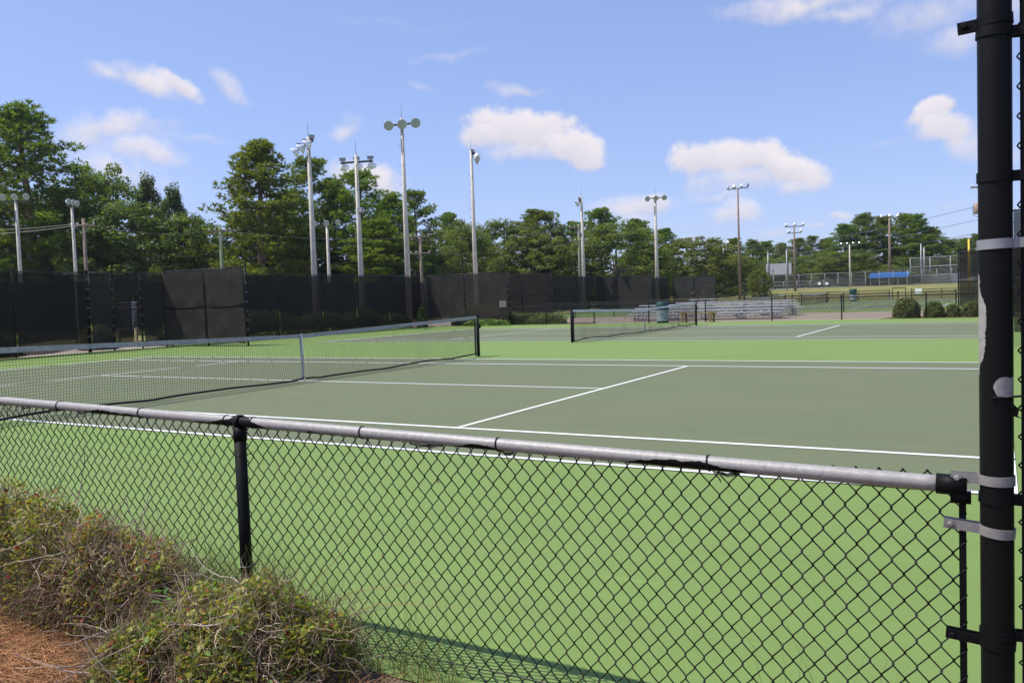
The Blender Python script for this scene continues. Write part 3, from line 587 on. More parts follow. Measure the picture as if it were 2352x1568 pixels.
mb = MB(); mb.box((4.75, 81.5, .88), (.62, .02, .5)); tag(mb.build('sign_plate', SIGNW), 'small white notice on the low fence below the green slope', 'sign')

# ------------------------------------------------------------------ rules sign behind the gate
def text_mesh(body, size, m, parent, loc):
    c = bpy.data.curves.new('lettering', 'FONT'); c.body = body; c.size = size; c.align_x = 'CENTER'; c.space_character = 1.0; c.extrude = .0
    t = bpy.data.objects.new('tmp', c); COL.objects.link(t); bpy.context.view_layer.update()
    me = bpy.data.meshes.new_from_object(t.evaluated_get(bpy.context.evaluated_depsgraph_get())); bpy.data.objects.remove(t); bpy.data.curves.remove(c)
    me.materials.clear(); o = stuff(obj('lettering', me, m, parent)); o.location = loc; o.rotation_euler = (math.pi/2, 0, 0); return o
sp = onX(299, 724, -20.4)
sg = tag(empty('rules_sign', (-20.4, sp[1]-.12, 0), math.pi/2), 'dark notice board with rows of white lettering behind the open gate', 'sign')
SW, S0, S1 = 1.30, .98, 2.52
mb = MB(); mb.box((0, .02, (S0+S1)/2), (SW, .03, S1-S0)); mb.build('board', SIGNB, sg)
for z in (S0+.02, S1-.02): mb = MB(); mb.box((0, .0, z), (SW, .012, .035)); mb.build('border_strip', SIGNW, sg)
mb = MB(); mb.box((0, .0, 2.19), (SW, .01, .11)); mb.build('red_band', SIGNR, sg)
mb = MB(); mb.box((0, .0, 2.075), (SW, .008, .09)); mb.build('navy_band', SIGNN, sg)
for s in (-1, 1): mb = MB(); mb.box((s*.55, .06, 1.0), (.09, .09, 2.9)); mb.build('sign_post', WOODP, sg)
for tx_, z, s_ in (('RE - COLQUITT COU', 2.41, .115), ('RKS & RECREATION', 2.285, .115), ('COURTS REGULATIONS', 2.155, .10), ('ON COURTS', 2.055, .075), ('ALCOHOL PRODUCTS PROHIBITED', 1.965, .075), ('NO BLADES, SKATEBOARDS', 1.88, .075), ('AFTER MORE THAN COMPLETE', 1.80, .075), ('LIGHTS OFF WHEN LEAVING', 1.715, .075), ('KEEP CLEAN OF DEBRIS', 1.63, .075), ('LANGUAGE NOT PERMITTED', 1.545, .075), ('SOLE SHOES PERMITTED', 1.46, .075), ('COURTS RECOMMENDED', 1.375, .075), ('LIMIT ON PRACTICE', 1.29, .075), ('BOUNCING ON NETS', 1.205, .075), ('SHOES REQUIRED', 1.12, .075)):
    text_mesh(tx_, s_, SIGNW, sg, (0, -.008, z))
_zb, _zt = onX(299, 755, -20.4)[2], onX(299, 693, -20.4)[2]; _k = (_zt-_zb)/(S1-S0); sg.scale = (_k, _k, _k); sg.location.z = _zb - S0*_k

# ------------------------------------------------------------------ light poles
def flood_meshes():
    mb = MB(); mb.lathe([(.05, -.34), (.075, -.31), (.10, -.26), (.17, -.20), (.245, -.11), (.29, -.03), (.31, 0), (.315, .02), (.295, .02)], 18, cap=False); sh = bpy.data.meshes.new('floodlight'); sh.from_pydata(mb.v, [], mb.f); sh.materials.append(LAMPW); sh.polygons.foreach_set('use_smooth', [True]*len(sh.polygons))
    mb = MB(); mb.lathe([(.300, .012), (.20, .028), (.06, .036), (.001, .037)], 18, cap=False); le = bpy.data.meshes.new('lens'); le.from_pydata(mb.v, [], mb.f); le.materials.append(LENS); le.polygons.foreach_set('use_smooth', [True]*len(le.polygons))
    mb = MB(); mb.box((0, 0, 0), (.20, .34, .15)); mb.box((0, 0, .085), (.26, .40, .02)); ba = bpy.data.meshes.new('ballast_box'); ba.from_pydata(mb.v, [], mb.f); ba.materials.append(GREY_STEEL)
    mb = MB(); mb.box((0, 0, 0), (.05, .05, .28)); bk = bpy.data.meshes.new('bracket'); bk.from_pydata(mb.v, [], mb.f); bk.materials.append(DARKST)
    return sh, le, ba, bk
FSH, FLE, FBA, FBK = flood_meshes()
def lamp(root, loc, face, scale=1.0, ballast=True):
    o = obj('floodlight', FSH, None, root); o.location = loc; o.rotation_euler = Vector(face).to_track_quat('Z', 'Y').to_euler(); o.scale = (scale,)*3
    l = obj('lens', FLE, None, o)
    if ballast == 'bracket': pass
    return o
def light_pole(label, base, H, arm, face, n=3, span=2.2, r0=.19, r1=.095, m=CONC, hang=-1, rod=True, pegs=True, lamps_s=1.0, tiers=1, peg_dir=(-1, 0, 0), group='floodlight poles', lamp_dirs=None, ballast=True):
    root = tag(empty('light_pole', base), label, 'light pole', group); arm = Vector(arm).normalized(); face = Vector(face).normalized()
    mb = MB(); mb.tube([(0, 0, -.3), (0, 0, H*.5), (0, 0, H)], [r0, (r0+r1)/2, r1], 14); mb.build('pole', m, root, True)
    for t in range(tiers):
        zc = H - .42 - t*.95 if hang < 0 else H - .02 - t*.9
        sp_ = span*(1-.3*t); nn = n if t == 0 else max(2, n-1)
        off = Vector((face.x, face.y, 0)).normalized()*(r1+.07) if hang < 0 else Vector((0, 0, 0))
        ax = (arm, Vector((0, 0, 1)).cross(arm), Vector((0, 0, 1)))
        mb = MB(); mb.box(Vector((0, 0, zc)) + off, (sp_+.25, .12, .10), ax); ca = mb.build('crossarm', DARKST, root)
        for i in range(nn):
            u = (i/(nn-1)-.5)*sp_ if nn > 1 else 0
            fl = Vector(lamp_dirs[i]) if lamp_dirs and i < len(lamp_dirs) else face
            c = Vector((0, 0, zc)) + off + arm*u
            fh = Vector((fl.x, fl.y, 0)).normalized()
            if hang < 0:
                lp = c + fh*.30 + Vector((0, 0, -.22 if ballast else -.06)); lamp(root, lp, fl, lamps_s)
                if ballast:
                    b = obj('ballast_box', FBA, None, root); b.location = c + Vector((0, 0, .19)); b.rotation_euler = (0, 0, math.atan2(fh.y, fh.x))
                k = obj('bracket', FBK, None, root); k.location = c + Vector((0, 0, .0)) + fh*.08
            else:
                lp = c + fh*.12 + Vector((0, 0, .38*lamps_s)); lamp(root, lp, fl, lamps_s)
                k = obj('bracket', FBK, None, root); k.location = c + Vector((0, 0, .14*lamps_s))
    if rod: mb = MB(); mb.tube([(0, 0, H), (0, 0, H+.85)], [.014, .006], 6); mb.build('lightning_rod', DARKST, root)
    if pegs:
        mb = MB(); pd = Vector(peg_dir).normalized(); mb.tube([Vector((0, 0, 0)), pd*.17, pd*.175+Vector((0, 0, .03))], .012, 5); me = None
        for k in range(int((H-4.2)/.62)):
            z = H-1.7-k*.62; rr = r1+(r0-r1)*(1-z/H)
            if me is None: o = mb.build('climbing_step', DARKST, root); me = o.data
            else: o = obj('climbing_step', me, None, root)
            sgn = 1 if k % 2 == 0 else -.2
            o.location = (pd.x*rr*1, pd.y*rr*1, z)
    mb = MB(); mb.tube([(r1*.8, -r1*.8, H-.6), (r1+.05, -r1-.05, H-1.0), (r1+.03, -r1, H-1.5), (r1*.9, -r1*.9, H-2.2)], .014, 5); mb.build('cable', BLACK, root)
    return root
def pole_at(x, yref, X=None, D=None, ytop=None):
    p = onX(x, yref, X) if X is not None else onD(x, yref, D)
    q = (p[0], p[1], float(gz(p[1])) - .05)
    depth = (np.array(p)-CAM) @ FW
    # height where the pole's axis reaches ytop
    lo, hi = 0.0, 60.0
    for _ in range(50):
        mid = (lo+hi)/2; w_ = np.array([q[0], q[1], q[2]+mid]) - CAM; yy = 784 - FPX*(w_@UP)/(w_@FW)
        if yy > ytop: lo = mid
        else: hi = mid
    return q, lo
b, h = pole_at(722, 625, X=-21.2, ytop=315)
light_pole('pale concrete light pole with white floodlights turned to the left, behind the windscreen', b, h, (-.86, .50, 0), (-.8, -.45, -.62), span=2.5)
b, h = pole_at(829, 625, X=-21.2, ytop=355)
lp = light_pole('concrete light pole whose three floodlights turn their white backs, with a small spotlight halfway', b, h, (1, .35, 0), (-.45, .75, -.8), span=1.75)
mb = MB(); mb.box((.22, -.05, h-3.3), (.36, .22, .26)); mb.tube([(.1, 0, h-3.6), (.22, -.03, h-3.4)], .025, 6); mb.build('spotlight', GREY_STEEL, lp)
b, h = pole_at(936.5, 625, X=-21.2, ytop=272)
light_pole('tallest concrete light pole with three round lamp faces turned to the camera', b, h, (1, .25, 0), (.62, -.75, -.30), span=1.85, r0=.205, r1=.10, ballast=False, lamps_s=1.0)
b, h = pole_at(1091.5, 610, X=-21.0, ytop=345)
light_pole('concrete light pole with white floodlights bunched on its right side', b, h, (-.48, .88, 0), (.86, .42, -.5), span=1.6)
b, h = pole_at(1340, 610, D=80, ytop=452)
lp = light_pole('slim light pole with one pale lamp at its left and a small lamp lower down', b, h, (-.42, .9, 0), (-.86, -.45, -.5), span=1.2, m=CONC, r0=.2, r1=.11)
mb = MB(); mb.box((-.3, -.1, h-3.4), (.35, .25, .25)); mb.build('spotlight', GREY_STEEL, lp)
b, h = pole_at(1508.5, 610, X=-22.5, ytop=447)
light_pole('slim pinkish light pole with three lamp faces, above the bleachers', b, h, (1, .15, 0), (.5, -.8, -.35), span=1.95, m=CONC, ballast=False, lamps_s=1.0, r0=.25, r1=.13)
b, h = pole_at(1698, 600, D=108, ytop=433)
light_pole('tall brown timber light pole with lamps set on a long crossarm', b, h, (1, -.2, 0), (.4, -.7, .15), n=4, span=2.6, m=WOODP, hang=1, rod=False, pegs=False, lamps_s=.8, lamp_dirs=[(-.8, -.3, .3), (-.4, .6, .1), (.6, .5, .1), (.9, -.3, .4)])
b, h = pole_at(1826, 640, D=118, ytop=520)
light_pole('timber light pole with two tiers of lamps right of the blank scoreboard', b, h, (1, .1, 0), (.3, .5, .3), n=3, span=2.3, m=WOODP, hang=1, rod=False, pegs=False, lamps_s=.75, tiers=2)
b, h = pole_at(1952.5, 640, D=128, ytop=562)
light_pole('short slim light pole with a row of tiny lamps left of the blue dugout roof', b, h, (1, 0, 0), (.5, .6, .1), n=4, span=2.6, m=CONC, hang=1, rod=False, pegs=False, lamps_s=.6, r0=.14, r1=.09)
b, h = pole_at(2044, 610, D=134, ytop=500)
light_pole('reddish timber light pole rising behind the blue dugout roof', b, h, (1, 0, 0), (.4, .7, .35), n=3, span=2.4, m=WOODP, hang=1, rod=False, pegs=False, lamps_s=.85, r0=.24, r1=.14)
b, h = pole_at(1663, 640, D=150, ytop=560)
light_pole('small distant light pole among the trees left of the tall timber one', b, h, (1, 0, 0), (.5, .7, .1), n=3, span=1.6, m=CONC, hang=1, rod=False, pegs=False, lamps_s=.7, r0=.14, r1=.1)
b, h = pole_at(45, 600, D=52, ytop=462)
light_pole('grey light pole at the far left with three lamps on a flat crossarm', b, h, (.9, .5, 0), (.5, -.8, -.2), n=3, span=1.45, m=CONC, hang=1, rod=False, pegs=False, r0=.14, r1=.085, lamps_s=.66)
b, h = pole_at(172.5, 600, D=56, ytop=474)
light_pole('grey light pole with a cluster of white lamps beside the timber power pole', b, h, (.5, -.9, 0), (.85, .3, -.15), n=3, span=1.1, m=CONC, hang=1, rod=False, pegs=False, r0=.14, r1=.08, lamps_s=.68)
b, h = pole_at(754.5, 600, D=70, ytop=520)
light_pole('thin greenish light pole with three small lamps standing among the pines', b, h, (1, .3, 0), (.5, -.8, -.2), n=3, span=2.1, m=CONC, hang=1, rod=False, pegs=False, lamps_s=.75, r0=.17, r1=.1)

# ------------------------------------------------------------------ power poles and wires
def power_pole(label, base, H, m=WOODP, arms=(.5,), L=1.9, rot=0.0):
    root = tag(empty('power_pole', base, rot), label, 'power pole', 'timber power poles'); mb = MB(); mb.tube([(0, 0, -.3), (0, 0, H)], [.16, .11], 10); mb.build('pole', m, root, True)
    for a in arms:
        mb = MB(); mb.box((0, -.14, H-a), (L, .09, .12)); ca = mb.build('crossarm', WOODP, root)
        for s in (-.46, .46, -.2):
            mb = MB(); mb.lathe([(.02, 0), (.05, .05), (.05, .12), (.02, .15)], 8, Matrix.Translation((s*L, -.14, H-a+.06))); mb.build('insulator', SIGNW, ca)
        for s in (-1, 1): mb = MB(); mb.tube([(s*.6, -.14, H-a), (0, -.12, H-a-.6)], .02, 5); mb.build('brace', GREY_STEEL, ca)
    return root
b, h = pole_at(197, 600, D=60, ytop=502); pp = power_pole('weathered timber power pole with a lopsided crossarm and bent lamp arm', b, h, rot=.4); U1 = Vector(b) + Vector((0, 0, h))
mb = MB(); mb.tube([(0, 0, h-4.3), (-.5, -.3, h-3.9), (-1.1, -.6, h-3.85)], .04, 6); mb.box((-1.2, -.62, h-3.95), (.3, .2, .15)); mb.build('lamp_arm', GALV, pp)
b, h = pole_at(509, 600, D=70, ytop=516); power_pole('greenish power pole left of the big pines', b, h, GREENP, rot=.5); U2 = Vector(b) + Vector((0, 0, h))
b, h = pole_at(967, 600, D=76, ytop=541); power_pole('grey power pole with two crossarms right of the tallest light pole', b, h, WOODP, (.1, 1.6), rot=.3); U3 = Vector(b) + Vector((0, 0, h))
b, h = pole_at(1331, 600, D=86, ytop=515); power_pole('dark green power pole half hidden behind a light pole', b, h, GREENP, (.3, 1.7), rot=.3); U4 = Vector(b) + Vector((0, 0, h))
b, h = pole_at(2262, 500, D=62, ytop=420); pp = power_pole('power pole with rusty transformer, mostly hidden by the thick post', b, h, WOODP, (.3,), rot=.2); U5 = Vector(b) + Vector((0, 0, h))
tz = h - ((np.array(onD(2243, 478, 62))-np.array(onD(2243, 420, 62)))[2]*-1)
mb = MB(); mb.lathe([(.22, 0), (.26, .03), (.26, .74), (.22, .78), (.05, .82)], 16, Matrix.Translation((-.52, -.2, tz-.4))); tr_ = mb.build('transformer', RUST, pp, True)
mb = MB(); mb.tube([(-.7, -.3, tz+.35), (-.85, -.3, tz+.1), (-.82, -.3, tz-.5), (-.5, -.2, tz-.62), (0, -.1, tz-.3)], .018, 5); mb.build('cable', BLACK, pp)
WIREM = mat('power_cable', (.10, .11, .10), rough=.5)
def wire(a, b, sag, r=.016):
    a, b = Vector(a), Vector(b); pts = [a.lerp(b, t/16) - Vector((0, 0, sag*4*(t/16)*(1-t/16))) for t in range(17)]
    mb = MB(); mb.tube(pts, r, 4); return mb.build('power_line', WIREM)
far = Vector(onD(-300, 600, 58)); far.z = U1.z - .6
spans = [(far + Vector((0, 0, .6)), U1 + Vector((-.5, 0, -.3)), .5), (far, U1 + Vector((.5, 0, -.4)), .5), (far + Vector((0, 0, -4.2)), U1 + Vector((0, 0, -4.4)), .5), (far + Vector((0, 0, -5.5)), U1 + Vector((0, 0, -5.2)), .6),
         (U1 + Vector((0, 0, -.4)), U2 + Vector((0, 0, -.4)), .5), (U1 + Vector((0, 0, -4.6)), U2 + Vector((0, 0, -4.6)), .7), (U2 + Vector((0, 0, -.4)), U3 + Vector((0, 0, -.1)), .5), (U2 + Vector((0, 0, -4.5)), U3 + Vector((0, 0, -4.2)), .6),
         (U3 + Vector((0, 0, -.1)), U4 + Vector((0, 0, -.3)), .5), (U3 + Vector((0, 0, -1.6)), U4 + Vector((0, 0, -1.7)), .5)]
U6 = Vector(onD(1720, 606, 140)); U7 = Vector(onD(1500, 560, 110))
spans += [(U4 + Vector((0, 0, -.3)), U7 + Vector((8, 0, -.5)), .3), (U4 + Vector((0, 0, -2)), Vector(onD(1700, 585, 130)), .4)]
for dy, x0, y0 in ((0, 1700, 575), (1, 1720, 590), (2, 1700, 606), (3, 1900, 640)):
    spans.append((Vector(onD(x0, y0, 135)), U5 + Vector((0, 0, -1.6-1.0*dy)), .6))
WLAB = ['%s power line running left from the lopsided power pole' % q for q in ('highest', 'second highest', 'second lowest', 'lowest')] + ['upper power line from the lopsided pole to the greenish pole', 'lower power line from the lopsided pole to the greenish pole', 'upper power line from the greenish pole to the two-armed pole', 'lower power line from the greenish pole to the two-armed pole', 'upper power line from the two-armed pole to the dark green pole', 'lower power line from the two-armed pole to the dark green pole', 'upper power line running right from the dark green pole', 'lower power line running right from the dark green pole'] + ['%s of the four power lines reaching the transformer pole' % q for q in ('highest', 'second', 'third', 'lowest')]
for i, (a, b, s) in enumerate(spans):
    tag(wire(a, b, s), WLAB[i], 'power line', ['lines left of the lopsided pole', 'lines in front of the pines', 'lines toward the transformer'][0 if i < 4 else (1 if i < 12 else 2)])

# ------------------------------------------------------------------ foliage builders
def leaf_cloud(C, Nrm, size, jitter=.6, aspect=.55, fold=.0, cols=None, base=(.07, .10, .03), cvar=.35, size_var=.4):
    """rhombic leaves (4 verts, 2 tris) at centres C, facing roughly Nrm"""
    n = len(C); nr = Nrm + rng.normal(0, jitter, (n, 3)); nr /= np.linalg.norm(nr, axis=1)[:, None] + 1e-9
    t = rng.normal(0, 1, (n, 3)); t -= nr*(t*nr).sum(1)[:, None]; t /= np.linalg.norm(t, axis=1)[:, None] + 1e-9; b = np.cross(nr, t)
    s = size*(1 + rng.uniform(-size_var, size_var, n))[:, None]
    V = np.stack([C - t*s, C + b*s*aspect + nr*s*fold, C + t*s, C - b*s*aspect + nr*s*fold], 1).reshape(-1, 3)
    F = np.arange(n*4).reshape(n, 4)
    if cols is None:
        cols = np.array(base)*(1 + rng.uniform(-cvar, cvar, (n, 1)))*(1 + rng.uniform(-.12, .12, (n, 3)))
    return V, F, np.repeat(cols, 4, 0)
def tufts(C, Dr, L, k=11, width=.035, base=(.07, .10, .03), cvar=.3):
    """needle tufts: k narrow triangles fanning from C about direction Dr"""
    n = len(C); Cc = np.repeat(C, k, 0); D = np.repeat(Dr, k, 0) + rng.normal(0, .62, (n*k, 3)); D /= np.linalg.norm(D, axis=1)[:, None]
    ll = np.repeat(L*(1 + rng.uniform(-.3, .3, n)), k)[:, None]*rng.uniform(.7, 1.15, (n*k, 1))
    t = np.cross(D, rng.normal(0, 1, (n*k, 3))); t /= np.linalg.norm(t, axis=1)[:, None] + 1e-9
    w = ll*width/.3
    V = np.stack([Cc + D*ll*.08 - t*w, Cc + D*ll*.08 + t*w, Cc + D*ll], 1).reshape(-1, 3); F = np.arange(n*k*3).reshape(-1, 3)
    c = np.array(base)*(1 + rng.uniform(-cvar, cvar, (n, 1)))*(1 + rng.uniform(-.1, .1, (n, 3)))
    return V, F, np.repeat(np.repeat(c, k, 0), 3, 0)
def limb(mb, p0, d, L, r, up=.15, n=5, wob=.12):
    pts = [Vector(p0)]; d = Vector(d).normalized()
    for i in range(n):
        d = (d + Vector((random.gauss(0, wob), random.gauss(0, wob), random.gauss(up*.3, wob*.6)))).normalized(); pts.append(pts[-1] + d*(L/n))
    mb.tube(pts, [r*(1-.85*i/n) for i in range(n+1)], 5, caps=False); return pts
def pine_variant(seed, H=18.0, crown0=.30, Rm=4.3, nl=48, pads=5.5, prof='egg', base=(.150, .208, .036), ntuft=24):
    random.seed(seed); r_ = np.random.default_rng(seed); mb = MB(); lean = Vector((random.uniform(-.3, .3), random.uniform(-.3, .3), 0)); tp = []
    for i in range(9):
        u = i/8; tp.append(Vector((lean.x*u*u + .12*math.sin(u*6+seed), lean.y*u*u + .12*math.cos(u*5+seed), H*.95*u)))
    mb.tube(tp, [.34*(1-.84*(i/8)**1.1) for i in range(9)], 9)
    C = []; Dv = []
    for i in range(nl):
        e = (i+random.random())/nl; u = crown0 + (.97-crown0)*e; k = min(7, int(u*8)); bp_ = tp[k].lerp(tp[k+1], u*8-k)
        if prof == 'egg': pr = (.78 + .22*math.sin(min(1, e/.3)*math.pi/2))*max(.14, 1-e**2.3)**.72
        else: pr = max(.25, math.sin(math.pi*(.22+.70*e)))          # flat-topped umbrella
        Ln = Rm*pr*random.uniform(.72, 1.06); az = i*2.399 + random.uniform(-.4, .4); el = -.12 + .85*e + random.uniform(-.15, .2)
        if Ln < .5: Ln = .5
        pts = limb(mb, bp_, (math.cos(az)*math.cos(el), math.sin(az)*math.cos(el), math.sin(el)), Ln, .03 + .06*(1-e)*Ln/Rm, up=.16, wob=.10)
        npad = max(2, int(pads*(.45 + .55*Ln/Rm)))
        for j in range(npad):
            q = .34 + .66*(j+random.random()*.7)/npad; q = min(q, 1.0); kk = min(4, int(q*5)); pc = pts[kk].lerp(pts[kk+1], q*5-kk)
            sd = Vector((random.gauss(0, 1), random.gauss(0, 1), random.gauss(.25, .5))).normalized()*Ln*random.uniform(.05, .26)*(1.25-q*.6)
            if sd.length > .35: mb.tube([pc, pc+sd], [.014, .006], 3, caps=False)
            pc = pc + sd; pr_ = random.uniform(.42, .78); n_ = int(ntuft*pr_/.6*random.uniform(.8, 1.2))
            d = r_.normal(0, 1, (n_, 3)); d /= np.linalg.norm(d, axis=1)[:, None]; d[:, 2] = d[:, 2]*.8 + .15
            rad = r_.uniform(.3, 1, (n_, 1))**.6
            C.append(np.array(pc) + d*rad*pr_*np.array([1.1, 1.1, .62])); Dv.append(d*.9 + np.array([0, 0, .7]))
    C = np.concatenate(C); Dv = np.concatenate(Dv)
    V, F, c = tufts(C, Dv, .33, 9, .036, base=base)
    tm = bpy.data.meshes.new('trunk'); tm.from_pydata(mb.v, [], mb.f); tm.materials.append(BARK)
    cm = fast_mesh('crown', V, F, c); cm.materials.append(PINEL)
    return tm, cm, H, Rm
def oak_variant(seed, H=12.0, Rm=5.0, nclump=300, per=105, low=.04, base=(.118, .170, .036), conic=0.0, size=.15):
    random.seed(seed); mb = MB(); mb.tube([(0, 0, -.2), (.1, 0, H*.18), (.05, .1, H*.4), (0, .1, H*.7)], [.42, .33, .24, .08], 9)
    for i in range(14):
        az = i*2.4; el = random.uniform(.25, .9); limb(mb, (0, .05, H*random.uniform(.15, .5)), (math.cos(az)*math.cos(el), math.sin(az)*math.cos(el), math.sin(el)), Rm*random.uniform(.6, .95), .11, up=.15)
    C = []; Nn = []
    for i in range(nclump):
        a = random.uniform(0, 2*math.pi); v = random.uniform(0, 1)**.9; z = low*H + (.96-low)*H*v
        if conic: prof = max(.05, (1-v**1.5))**.7
        else: prof = math.sqrt(max(.02, 1-(abs(v-.40)/.62)**2.6))
        lump = 1 + .16*math.sin(3*a+seed+v*4) + .12*math.sin(5*a+v*9+seed*2)
        rr = Rm*prof*lump*(random.uniform(.12, 1.0)**.42); c = np.array([math.cos(a)*rr, math.sin(a)*rr, z*(1 + .05*math.sin(4*a+seed))])
        cr = random.uniform(.5, 1.05)*(.78 if conic else 1.0)*H/12
        k = int(per*cr*random.uniform(.7, 1.3)); dv = rng.normal(0, 1, (k, 3)); dv /= np.linalg.norm(dv, axis=1)[:, None]; rad = rng.uniform(.3, 1, (k, 1))**.5
        pos = c + dv*rad*cr*(np.array([1.05, 1.05, .62]) if not conic else np.array([.8, .8, 1.0])); C.append(pos); Nn.append(dv*.6 + np.array([0, 0, .7]))
    C = np.concatenate(C); Nn = np.concatenate(Nn)
    V, F, c = leaf_cloud(C, Nn, size, .55, .5, .1, base=base, cvar=.32)
    tm = bpy.data.meshes.new('trunk'); tm.from_pydata(mb.v, [], mb.f); tm.materials.append(BARK2)
    cm = fast_mesh('crown', V, F, c); cm.materials.append(OAKL)
    return tm, cm, H, Rm
PINES = [pine_variant(11, Rm=4.6, crown0=.16, nl=56), pine_variant(23, Rm=3.8, crown0=.40, nl=34, prof='umb', pads=5), pine_variant(37, Rm=4.2, crown0=.05, nl=64), pine_variant(41, Rm=3.4, crown0=.50, nl=34, prof='umb', pads=6)]
OAKS = [oak_variant(3), oak_variant(8, Rm=5.6, base=(.142, .195, .040)), oak_variant(15, H=13, Rm=3.8, conic=1, low=.02, base=(.105, .140, .045), nclump=260, per=75), oak_variant(21, H=9, Rm=5.2, low=.0, base=(.155, .200, .044), per=120)]
def tree(kind, var, x, ytop, D, wpx, label, group=None, rot=None, cat=None, yref=620):
    tm, cm, H0, R0 = (PINES if kind == 'pine' else OAKS)[var]
    p = onD(x, yref, D); g0 = float(gz(p[1]))
    lo, hi = 0., 80.
    for _ in range(40):
        mid = (lo+hi)/2; w_ = np.array([p[0], p[1], g0+mid]) - CAM; yy = 784 - FPX*(w_@UP)/(w_@FW)
        if yy > ytop: lo = mid
        else: hi = mid
    root = tag(empty(kind+'_tree', (p[0], p[1], g0-.1)), label, cat or kind+' tree', group)
    root.rotation_euler = (0, 0, rot if rot is not None else random.uniform(0, 6.28)); s = wpx/FPX*D/(2*R0)*(1.34 if kind == 'pine' and D < 100 else 1.22)
    root.scale = (s, s, lo/(H0*(.97 if kind == 'pine' else 1.0))); obj('trunk', tm, None, root, False); obj('crown', cm, None, root); return root
random.seed(99)
T = tree
T('pine', 0, 70, 236, 78, 310, 'tall full pine at the left edge of the photo', rot=.4)
T('pine', 2, -60, 330, 84, 260, 'pine cut off by the left edge of the photo')
T('oak', 0, 30, 440, 84, 260, 'dark leafy tree behind the tall pine at the left edge')
T('pine', 2, 150, 430, 78, 190, 'lower dark pine right of the tall leftmost pine')
T('oak', 1, 245, 385, 86, 200, 'broad dark oak right of the leftmost pines')
T('oak', 2, 350, 408, 88, 120, 'pointed dark tree second from the gap in the left trees')
T('oak', 2, 405, 432, 86, 120, 'pointed dark tree beside the gap of sky left of the big pine')
T('oak', 0, 445, 492, 84, 140, 'rounded dark tree just left of the gap of sky')
T('oak', 0, 300, 470, 80, 260, 'dark oak filling in behind the lopsided power pole')
T('oak', 3, 356, 608, 62, 44, 'small bright green bush peeping over the windscreen fence', cat='bush')
T('pine', 0, 605, 318, 80, 250, 'big full pine left of the light poles', rot=2.0)
T('pine', 1, 715, 358, 86, 150, 'loose pine behind the leftmost concrete light pole')
T('pine', 2, 655, 440, 92, 200, 'dark pine filling in behind the big full pine')
T('pine', 1, 840, 388, 86, 150, 'loose pine with open limbs right of the white-backed floodlights')
T('pine', 0, 775, 408, 92, 150, 'pine between the two left concrete light poles')
T('pine', 0, 905, 440, 84, 150, 'dark pine behind the tallest light pole')
T('pine', 1, 955, 434, 90, 100, 'pine just right of the tallest light pole')
T('pine', 2, 860, 500, 80, 210, 'low bushy pine at the foot of the light poles')
T('pine', 2, 560, 480, 88, 190, 'lower pine left of the big full pine')
T('oak', 0, 700, 520, 92, 220, 'dark leafy tree low among the pines')
T('oak', 1, 960, 540, 94, 150, 'leafy tree low behind the two-armed power pole')
T('pine', 3, 1034, 484, 118, 66, 'small round-topped far pine left of the bunched floodlights')
T('oak', 1, 1060, 512, 98, 150, 'oak behind the pole with bunched floodlights')
T('oak', 0, 1160, 506, 108, 150, 'oak right of the pole with bunched floodlights')
T('pine', 3, 1238, 478, 112, 120, 'flat-topped pine in the middle of the tree line')
T('oak', 3, 1215, 535, 106, 190, 'wide light green oak over the middle wing fences')
T('pine', 3, 1320, 505, 116, 70, 'thin pine left of the slim light pole')
T('pine', 3, 1382, 474, 118, 92, 'round-topped pine right of the slim light pole')
T('oak', 1, 1418, 516, 110, 215, 'broad leafy oak between the two slim light poles')
T('oak', 0, 1310, 555, 114, 120, 'leafy tree behind the one-lamp light pole')
T('pine', 3, 1465, 500, 124, 80, 'dark pine top rising behind the broad oak')
T('pine', 3, 1530, 522, 128, 66, 'lone pine with bare trunk right of the three-faced slim pole')
T('oak', 3, 1600, 545, 122, 190, 'wide pale oak above the farthest windscreen panels')
T('oak', 0, 1508, 570, 124, 90, 'leafy tree behind the three-faced slim pole')
T('oak', 3, 1680, 585, 128, 110, 'low oak at the foot of the tall timber light pole')
ORD = ['first', 'second', 'third', 'fourth', 'fifth', 'sixth', 'seventh', 'eighth', 'ninth']
PX8 = (1645, 1690, 1730, 1762, 1795, 1835, 1865, 1900)
for x, yt, wd, D, kd, v in ((1690, 545, 92, 165, 'pine', 2), (1730, 548, 90, 170, 'pine', 0), (1762, 552, 92, 175, 'pine', 2), (1795, 556, 88, 178, 'pine', 0), (1835, 545, 58, 168, 'pine', 3), (1865, 540, 60, 165, 'pine', 1), (1900, 545, 54, 170, 'pine', 3), (1645, 560, 92, 170, 'pine', 2), (1715, 590, 90, 150, 'oak', 0), (1790, 590, 100, 152, 'oak', 1), (1860, 585, 100, 150, 'oak', 0)):
    T(kd, v, x, yt, D, wd, '%s from the left of the far pines above the blank scoreboard' % ORD[PX8.index(x)] if kd == 'pine' else '%s leafy tree from the left under the far pines behind the scoreboard' % ORD[(1715, 1790, 1860).index(x)], 'far pines above the scoreboard' if kd == 'pine' else 'far leafy trees behind the scoreboard')
for x, yt, wd, D, kd, v in ((1945, 512, 120, 150, 'pine', 2), (1985, 488, 125, 152, 'pine', 0), (2030, 494, 120, 156, 'pine', 2), (2080, 488, 120, 152, 'pine', 0), (2110, 490, 115, 150, 'pine', 2), (2140, 520, 110, 150, 'pine', 0)):
    T(kd, v, x, yt, D, wd, '%s from the left of the six tall pines behind the blue dugout' % ORD[(1945, 1985, 2030, 2080, 2110, 2140).index(x)], 'pines behind the dugout')
